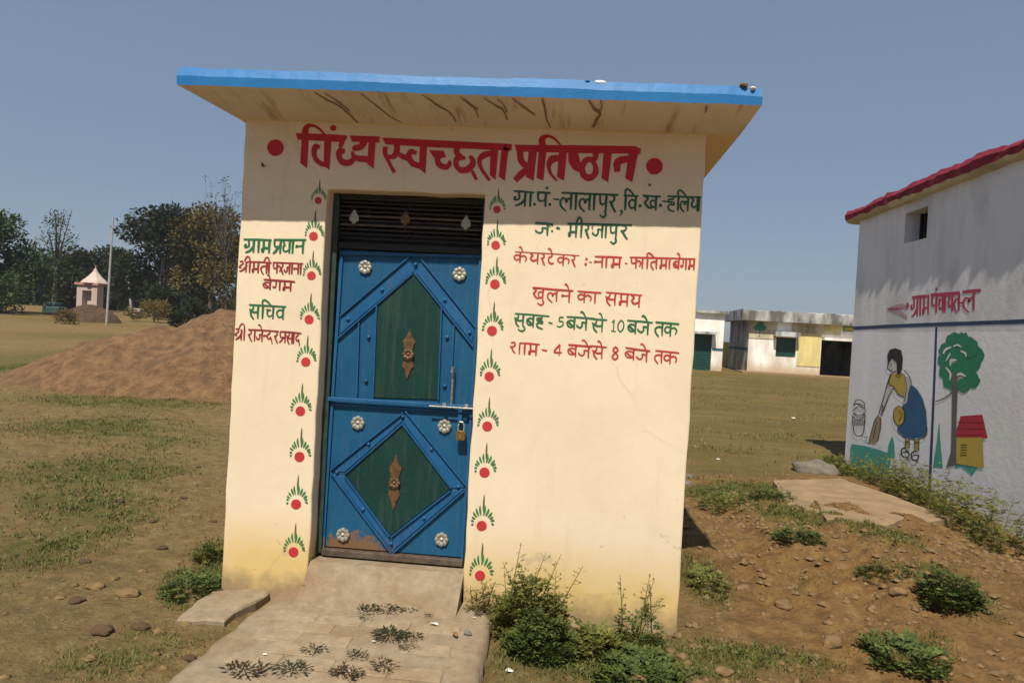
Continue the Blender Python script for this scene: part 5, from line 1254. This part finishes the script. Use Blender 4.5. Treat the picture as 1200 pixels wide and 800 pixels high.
blades('grass', scatter(700000, -13, -1.5, 4.2, 26, lambda x, y: near(x, y)*.9+.02, 2), .024, .008, 'grass', 'thin grass patches on the open ground at the left', 1.2, 2)
blades('dry_grass', scatter(170000, .7, 16, 7.4, 34, lambda x, y: np.clip(.12+vfbm(x, y*1.6, .8, 4)*1.6, .01, 1)*np.clip(14/y, .2, 1), 3), .035, .011, 'hedge', 'short dry olive grass over the field before the far buildings', 1.0, 3)
blades('dry_grass', scatter(60000, -9, 5, 2.2, 12, lambda x, y: np.clip(.03+vfbm(x, y, 2, 4)*.7, 0, 1), 4), .012, .003, 'straw', 'scattered straw and dry stalks lying on the bare earth', 3.5, 4)

# ---- broadleaf ground weeds (stuff): small leaf rosettes in the green patches
def groundweeds(n, x0, x1, y0, y1, size, seed, label, mt='weed', gain=1.6, lift=.05):
    pts = scatter(n, x0, x1, y0, y1, lambda x, y: np.clip((green_at(x, y)-.45)*gain, 0, 1)*np.clip(.4+vfbm(x, y, 4, 3)*5, 0, 1), seed); rr = random.Random(seed); g = MB()
    for x, y, z in pts:
        ln = rr.randint(5, 9); tn = rr.uniform(0, .6); hh = rr.uniform(.2, 1)*lift
        for k in range(ln):
            a = rr.uniform(0, 2*pi); d = Vector((cos(a), sin(a), rr.uniform(.05, .9)))
            g.leaf(Vector((x+cos(a)*size*.25, y+sin(a)*size*.25, z+hh*rr.random())), d, Vector((rr.uniform(-.4, .4), rr.uniform(-.4, .4), 1)), size*rr.uniform(.6, 1.3), size*rr.uniform(.3, .55), tn+rr.uniform(0, .4))
    tag(part('ground_weeds', g, LM[mt]), label, 'weeds', kind='stuff')
groundweeds(5200, -.6, 3.6, 2.3, 7.4, .026, 5, 'low green broadleaf weeds spread over the earth at the right')
groundweeds(2600, -5, -1.5, 2.3, 8, .026, 6, 'low dark weeds on the ground left of the building')

# ---- individual weeds
def fern_leaf(g, p, d, L_, rr, tn, wscale=1.0):
    """soft divided leaf: paired ovate leaflets with uneven tilt"""
    d = d.normalized(); side = d.cross(Vector((0, 0, 1))).normalized(); up = side.cross(d); droop = rr.uniform(.1, .6)
    n = rr.choice((3, 4, 5))
    for k in range(n):
        t = (k+.5)/n; q = p+d*L_*t-Vector((0, 0, 1))*(droop*L_*t*t); w_ = L_*.46*sin(pi*min(.95, t*.8+.18))*wscale
        for s in (-1, 1):
            nr = up+Vector((rr.uniform(-.5, .5), rr.uniform(-.5, .5), rr.uniform(-.2, .3)))
            g.leaf(q, (side*s*rr.uniform(.7, 1.1)+d*rr.uniform(.4, .9)+up*rr.uniform(-.4, .4)), nr, w_*rr.uniform(.7, 1.2), w_*rr.uniform(.45, .7), min(1, max(0, tn+rr.uniform(-.15, .45))))
    g.leaf(p+d*L_*.85-Vector((0, 0, 1))*(droop*L_*.7), d, up, L_*.32, L_*.2, min(1, tn+.25))
def weed_bush(cx, cy, w_, h_, nlow, stems, label, seed, low='weed', top='dry', depth=None, stem_h=1.0, name='weed_plant', leafL=.055, cat='plant', group=None):
    rr = random.Random(seed); gz = hz(cx, cy); root = empty(name, (cx, cy, gz), label, cat, group); depth = depth or w_*.5
    g = MB(); s = MB()
    for k in range(int(nlow*1.7)):
        u = rr.uniform(-1, 1); v = rr.uniform(-1, 1)
        if u*u+v*v > 1-.5*abs(noise.noise(Vector((u*2.2, v*2.2, seed)))): continue
        if noise.noise(Vector((u*3, v*3, seed+9.))) < -.25: continue
        hh = h_*.72*(1-.7*(u*u+v*v))*(.75+.5*noise.noise(Vector((u*4, v*4, seed+3.))))*rr.uniform(.0, 1); p = Vector((cx+u*w_*.5*(.6+.4*hh/h_), cy+v*depth*.5, gz+hh))
        a = atan2(v, u)+rr.uniform(-.9, .9); fern_leaf(g, p, Vector((cos(a), sin(a)*.8, rr.uniform(.0, .8))), leafL*rr.uniform(.6, 1.25), rr, rr.uniform(0, .5))
    part('leaves', g, LM[low], root, kind='stuff')
    g2 = MB()
    for k in range(stems):
        bx, by = cx+rr.uniform(-.25, .25)*w_, cy+rr.uniform(-.2, .2)*depth; H = h_*rr.uniform(.6, 1)*stem_h; tx = bx+rr.uniform(-.35, .35)*w_
        pts = [Vector((bx, by, gz-.01)), Vector((bx*.6+tx*.4, by, gz+H*.5)), Vector((tx, by+rr.uniform(-.03, .03), gz+H))]
        s.tube(pts, [.0035, .0026, .001], 4)
        for q in range(12):
            t = .35+.65*q/12; p = pts[1].lerp(pts[2], max(0, (t-.5)*2)) if t > .5 else pts[0].lerp(pts[1], t*2)
            a = rr.uniform(0, 2*pi); d = Vector((cos(a), sin(a), rr.uniform(.2, .9))); L_ = .06*(1.25-t)*rr.uniform(.6, 1.3)
            if rr.random() < .55: fern_leaf(g2, p, d, L_*1.3, rr, rr.uniform(0, .4), .8)
            else:
                e = p+d.normalized()*L_*1.5; s.tube([p, e], [.0015, .0007], 3)
                for _ in range(4): g2.leaf(e, Vector((rr.uniform(-1, 1), rr.uniform(-1, 1), rr.uniform(-.3, 1))), Vector((rr.random(), rr.random(), 1)), .014, .008, rr.uniform(.5, 1))
    if stems: part('stems', s, LM['hedge'], root, kind='stuff'); part('seed_heads', g2, LM[top], root, kind='stuff')
    return root
weed_bush(-.10, 3.40, .50, .52, 900, 9, 'tall feathery green weed with thin dry seed stems against the cream wall by the path', 31, low='hedge', top='hedge', stem_h=.95)
weed_bush(-.04, 3.22, .46, .32, 520, 0, 'low dark green weed clump in front of the tall feathery weed', 32)
weed_bush(-.36, 3.55, .18, .30, 40, 6, 'thin yellowing weed growing at the right door pier beside the path', 33, low='dry', top='dry', stem_h=1.1)
weed_bush(.42, 3.40, .30, .30, 90, 5, 'small sparse weed with bare flower stalks at the foot of the wall', 34, top='dry', stem_h=1.15)
weed_bush(.40, 3.04, .50, .14, 420, 0, 'spreading low green weed at the bottom centre right', 35, depth=.5, leafL=.075)
weed_bush(.20, 3.30, .30, .12, 120, 0, 'small weed tuft between the tall weed and the wall foot', 36, low='hedge', leafL=.085)
p = onZ(1062, 768, .05); weed_bush(p.x, p.y, .45, .10, 170, 0, 'flat bluish green weed near the lower right corner', 37, depth=.35, leafL=.09)
p = onZ(1110, 725, .05); weed_bush(p.x, p.y, .36, .26, 240, 3, 'upright green weed clump at the right border', 38, leafL=.08, top='dry')
p = onZ(1042, 668, .18); weed_bush(p.x, p.y, .55, .15, 260, 2, 'dark weed clump on the middle of the dirt bank', 39, leafL=.04)
p = onZ(820, 688, .0); weed_bush(p.x+.05, p.y, .30, .14, 150, 0, 'light green weed just right of the wall corner', 40, low='hedge', depth=.5)
p = onZ(935, 632, .15); weed_bush(p.x, p.y, .5, .14, 200, 0, 'green weed patch on the upper bank beside the platform', 41)
p = onZ(850, 596, .05); weed_bush(p.x, p.y, .75, .20, 280, 2, 'spread of green weeds behind the building shadow', 42, low='hedge', depth=.6)
p = onZ(905, 592, .08); weed_bush(p.x, p.y, .6, .24, 260, 3, 'taller green weeds left of the tan platform', 43)
p = onZ(246, 655, .0); weed_bush(p.x, p.y, .22, .16, 90, 4, 'small sprigs of weed at the left corner of the building', 44, low='hedge', top='weed')
p = onZ(228, 688, .0); weed_bush(p.x, p.y, .42, .10, 230, 0, 'dark green mat of weeds left of the building foot', 45, depth=.35)
hy = [(8.9, 3.35, .42, .22, 'first low shrub at the far corner of the mural wall'), (8.2, 3.42, .5, .34, 'yellow green shrub under the painted broom'), (7.6, 3.42, .55, .36, 'rounded yellow green shrub under the painted woman'),
      (7.0, 3.38, .5, .46, 'bushy shrub below the painted border line'), (6.5, 3.36, .5, .46, 'shrub below the painted tree'), (6.0, 3.34, .55, .46, 'darker shrub near the painted bin'), (5.5, 3.32, .55, .44, 'shrub at the right border beside the hall')]
for i, (y, x, w_, h_, lb_) in enumerate(hy):
    o = weed_bush(x, y, w_*1.25, h_*1.5, 380, 5, lb_, 60+i, low='hedge', top='hedge', depth=.7, stem_h=.62, name='shrub', cat='shrub', group='shrubs along the mural wall')

# ---- withered leaf sprigs lying on the path
def sprig(px, py, r, n, label, seed, mt='deadgreen', z=ZP+.006):
    rr = random.Random(seed); c = onZ(px, py, z); g = MB()
    for k in range(n):
        a = rr.uniform(0, 2*pi); rad_ = r*1.2*rr.random()**.6; L_ = r*.5*rr.uniform(.5, 1.2)
        p_ = Vector((c.x+cos(a)*rad_, c.y+sin(a)*rad_*.75, z+rr.uniform(0, .010))); a2 = a+rr.uniform(-.7, .7)
        g.leaf(p_, Vector((cos(a2), sin(a2), rr.uniform(-.05, .35))), Vector((rr.uniform(-.4, .4), rr.uniform(-.4, .4), 1)), L_, L_*rr.uniform(.22, .42), rr.random())
    for k in range(3):
        a = rr.uniform(0, 2*pi); g.tube([(c.x, c.y, z+.004), (c.x+cos(a)*r, c.y+sin(a)*r*.7, z+.004)], .002, 4, tone=.2)
    return tag(part('withered_sprig', g, M[mt]), label, 'leaves', 'withered sprigs on the brick path')
SP = [(430, 715, .050, 30, 'small sprig near the step left of the largest clump'), (455, 713, .055, 38, 'withered sprig trailing to the right just below the step'), (478, 713, .04, 24, 'thin sprig tip at the right end of the top row'), (428, 724, .03, 16, 'tiny dark scrap of leaves below the top row'),
      (457, 744, .062, 90, 'largest round green clump of withered leaves on the path'), (483, 746, .04, 36, 'leaf clump touching the right side of the round clump'), (478, 757, .035, 34, 'dark flat clump under the round clump'),
      (368, 760, .045, 26, 'lone withered sprig in the middle left of the path'), (287, 785, .065, 44, 'long dark sprig at the lower left edge of the path'), (342, 783, .06, 42, 'spiky withered sprig at the lower centre left'),
      (418, 767, .038, 32, 'small compact leaf clump at lower centre'), (407, 788, .055, 46, 'dark clump at the bottom centre of the path'), (450, 780, .05, 36, 'star shaped brown sprig at the lower centre right'), (500, 720, .022, 14, 'brown curled leaf scraps near the white paper')]
for i, (px, py, r_, n_, lb_) in enumerate(SP): sprig(px, py, r_, int(n_*1.9), lb_, 80+i, 'deadgreen' if i not in (11, 12, 13, 8) else 'dryleaf')
def curled_leaf(px, py, s, label, rot, z=ZP+.004, mt='brownleaf', cat='leaf', name='dry_leaf'):
    c = onZ(px, py, z); g = MB(); N_ = 8
    out = [(cos(t)*s*(1 if abs(cos(t)) < .9 else 1.25), sin(t)*s*.55) for t in [2*pi*k/N_ for k in range(N_)]]
    vs = [(0, 0, .004)]+[(x, y, .003+abs(y)*.6+random.uniform(0, .004)) for x, y in out]
    g.add(vs, [(0, k+1, (k+1) % N_+1) for k in range(N_)]); g.tube([(s*1.2, 0, .004), (s*1.9, s*.3, .012)], .0012, 4)
    return tag(part(name, g, M[mt], loc=(c.x, c.y, c.z), rot=(0, 0, rot)), label, cat)
curled_leaf(376, 690, .022, 'reddish brown dry leaf lying left of the step', .4); curled_leaf(419, 692, .026, 'curled brown leaf at the foot of the step', 1.1)
curled_leaf(399, 703, .020, 'narrow brown leaf fragment on the upper path', .1); curled_leaf(533, 744, .024, 'tan leaf with a stalk on the right of the path', 2.0)
def scrap(px, py, s, label, seed, z=ZP+.004):
    rr = random.Random(seed); c = onZ(px, py, z); g = MB(); N_ = 7
    ring = [(cos(2*pi*k/N_)*s*rr.uniform(.5, 1.1), sin(2*pi*k/N_)*s*.6*rr.uniform(.6, 1.1), rr.uniform(0, s*.35)) for k in range(N_)]
    g.add([(0, 0, s*.3)]+ring, [(0, k+1, (k+1) % N_+1) for k in range(N_)])
    return tag(part('paper_scrap', g, M['paper'], loc=tuple(c)), label, 'paper scrap')
scrap(509, 731, .030, 'crumpled white paper scrap beside the brown sprig on the path', 1); scrap(310, 766, .012, 'tiny white fleck on the lower left of the path', 2); scrap(438, 751, .013, 'small white fleck left of the round leaf clump', 3)
scrap(597, 786, .030, 'white crumpled wrapper on the ground right of the path', 4, .01); scrap(666, 757, .014, 'small white chip on the ground below the tall weed', 5, .01); scrap(556, 723, .010, 'white pebble sized scrap near the right path edge', 6)
scrap(870, 578, .03, 'pale scrap on the field edge behind the weeds', 7, .02); scrap(842, 538, .04, 'pale litter in the field beyond the shadow', 8, .01); scrap(930, 490, .07, 'white litter lying in the middle of the field', 9, .02)
def rock(px, py, s, label, seed, z=.0, mt='stone', flat_=.6, name='stone', cat='stone', group=None):
    rr = random.Random(seed); c = onZ(px, py, z); c.z = z if (z == ZP) else hz(c.x, c.y)
    bm = bmesh.new(); bmesh.ops.create_icosphere(bm, subdivisions=3, radius=1)
    for v in bm.verts:
        f = 1+.35*noise.fractal(v.co*1.3+Vector((seed*3.1, 0, 0)), 1, 2, 4); v.co *= f; v.co.x *= s; v.co.y *= s*.8; v.co.z *= s*flat_
    me = bpy.data.meshes.new(name); bm.to_mesh(me); bm.free()
    return tag(link(name, me, M[mt], loc=(c.x, c.y, c.z+s*flat_*.3), smooth=True), label, cat, group)
rock(956, 553, .26, 'grey rounded stone lump at the far end of the tan platform', 1, mt='stone', flat_=.42)
rock(803, 566, .10, 'flat pale brick bat just right of the wall', 2, flat_=.3); rock(805, 560, .08, 'second flat brick bat behind the first', 3, flat_=.35)
rock(920, 692, .05, 'brown clod on the bank middle', 4, .1, 'clod'); rock(1052, 702, .045, 'orange clod on the bank right', 5, .12, 'clod'); rock(975, 755, .05, 'dark clod near the lower right', 6, .03, 'clod')
rock(112, 686, .05, 'dark red stone on the bare ground at far left', 7, 0, 'clod', .4); rock(150, 693, .06, 'larger flat brown stone beside the red stone', 8, 0, 'clod', .35); rock(848, 792, .04, 'orange brick fragment at the bottom right of centre', 9, 0, 'clod'); rock(752, 795, .05, 'reddish brick chip at the bottom edge', 10, 0, 'clod', .5)
for i, (px, py, s_) in enumerate(((90, 700, .045), (190, 640, .035), (215, 585, .03), (180, 612, .03), (120, 740, .05), (165, 735, .04), (232, 548, .03), (205, 700, .03), (100, 655, .035), (250, 610, .025), (140, 590, .03), (222, 765, .03))):
    rock(px, py, s_, ('dark dung coloured clod on the bare ground', 'small dark clod near the left wall')[i % 2]+(' at the lower far left', ' beside the green weeds', ' below the middle grass patch', ' left of the sprigs of weed', ' in the bottom left grass', ' above the bottom left grass', ' close to the wall edge', ' beside the dark weed mat', ' on the trodden strip', ' level with the door sill', ' just under the largest grass patch', ' near the path corner')[i], 40+i, 0, 'darksoil', .4, 'earth_lump', 'clod')
rock(585, 744, .02, 'small pebble on the ground beside path edge', 11); rock(548, 742, .018, 'grey pebble near the right edge of the path', 12, ZP)
# clods and pebbles everywhere else
def clods(n, dens, x0, x1, y0, y1, s0, s1, seed, label, mt):
    pts = scatter(n, x0, x1, y0, y1, dens, seed); r_ = np.random.default_rng(seed)
    base = np.array([(1, 0, 0), (-1, 0, 0), (0, 1, 0), (0, -1, 0), (0, 0, 1), (0, 0, -1), (.7, .7, .5), (-.7, .6, .5), (.6, -.7, .4), (-.6, -.7, .5)], float)
    fc = [(6, 4, 0), (6, 2, 4), (7, 4, 2), (7, 1, 4), (8, 0, 4), (8, 4, 3), (9, 3, 4), (9, 4, 1), (6, 0, 2), (7, 2, 1), (8, 3, 0), (9, 1, 3)]
    n = len(pts); s = s0+(s1-s0)*r_.random(n)**3; v = base[None]*s[:, None, None]*(1+r_.uniform(-.3, .3, (n, 10, 3)))*np.array([1.2, 1, .7]); v += pts[:, None, :]
    f = (np.array(fc)[None]+np.arange(n)[:, None, None]*10).reshape(-1, 3)
    me = bpy.data.meshes.new('clods'); me.vertices.add(n*10); me.vertices.foreach_set('co', v.astype(np.float32).ravel()); me.loops.add(f.size); me.loops.foreach_set('vertex_index', f.ravel().astype(np.int32))
    me.polygons.add(len(f)); me.polygons.foreach_set('loop_start', np.arange(0, f.size, 3, dtype=np.int32)); me.polygons.foreach_set('loop_total', np.full(len(f), 3, dtype=np.int32)); me.update(calc_edges=True)
    o = link('clods', me, M[mt]); tag(o, label, 'clods', kind='stuff')
clods(13000, lambda x, y: np.clip(.15+vfbm(x, y, 1.5, 3)*2+bumpf(x, y, 2.0, 5.0, 1.2, 1.6)*.7, 0, 1), .3, 3.6, 2.2, 8, .003, .028, 21, 'loose earth clods over the spoil bank', 'clod')
clods(16000, lambda x, y: np.clip(.16+vfbm(x, y, 1.2, 3)*2.2, 0, 1), -8, -1.4, 2.2, 12, .003, .026, 22, 'scattered clods and pebbles on the bare ground at the left', 'clod')
clods(2500, lambda x, y: np.clip(.1+vfbm(x, y, 1.2, 3)*1.2, 0, 1), .8, 10, 7.5, 22, .008, .035, 23, 'pebbles across the near field', 'stone')

# ============================================================ HAZE
hm = bpy.data.materials.new('haze_air'); hm.use_nodes = True; hn = hm.node_tree; hn.nodes.clear()
ho = hn.nodes.new('ShaderNodeOutputMaterial'); pv = hn.nodes.new('ShaderNodeVolumePrincipled'); pv.inputs['Color'].default_value = (.86, .90, .96, 1)
pv.inputs['Density'].default_value = .00045; pv.inputs['Anisotropy'].default_value = .2; hn.links.new(pv.outputs[0], ho.inputs['Volume'])
hb = MB(); hb.box((-620, -620, -3), (620, 620, 16)); o = part('haze', hb, hm); o['kind'] = 'stuff'; o.display_type = 'WIRE'
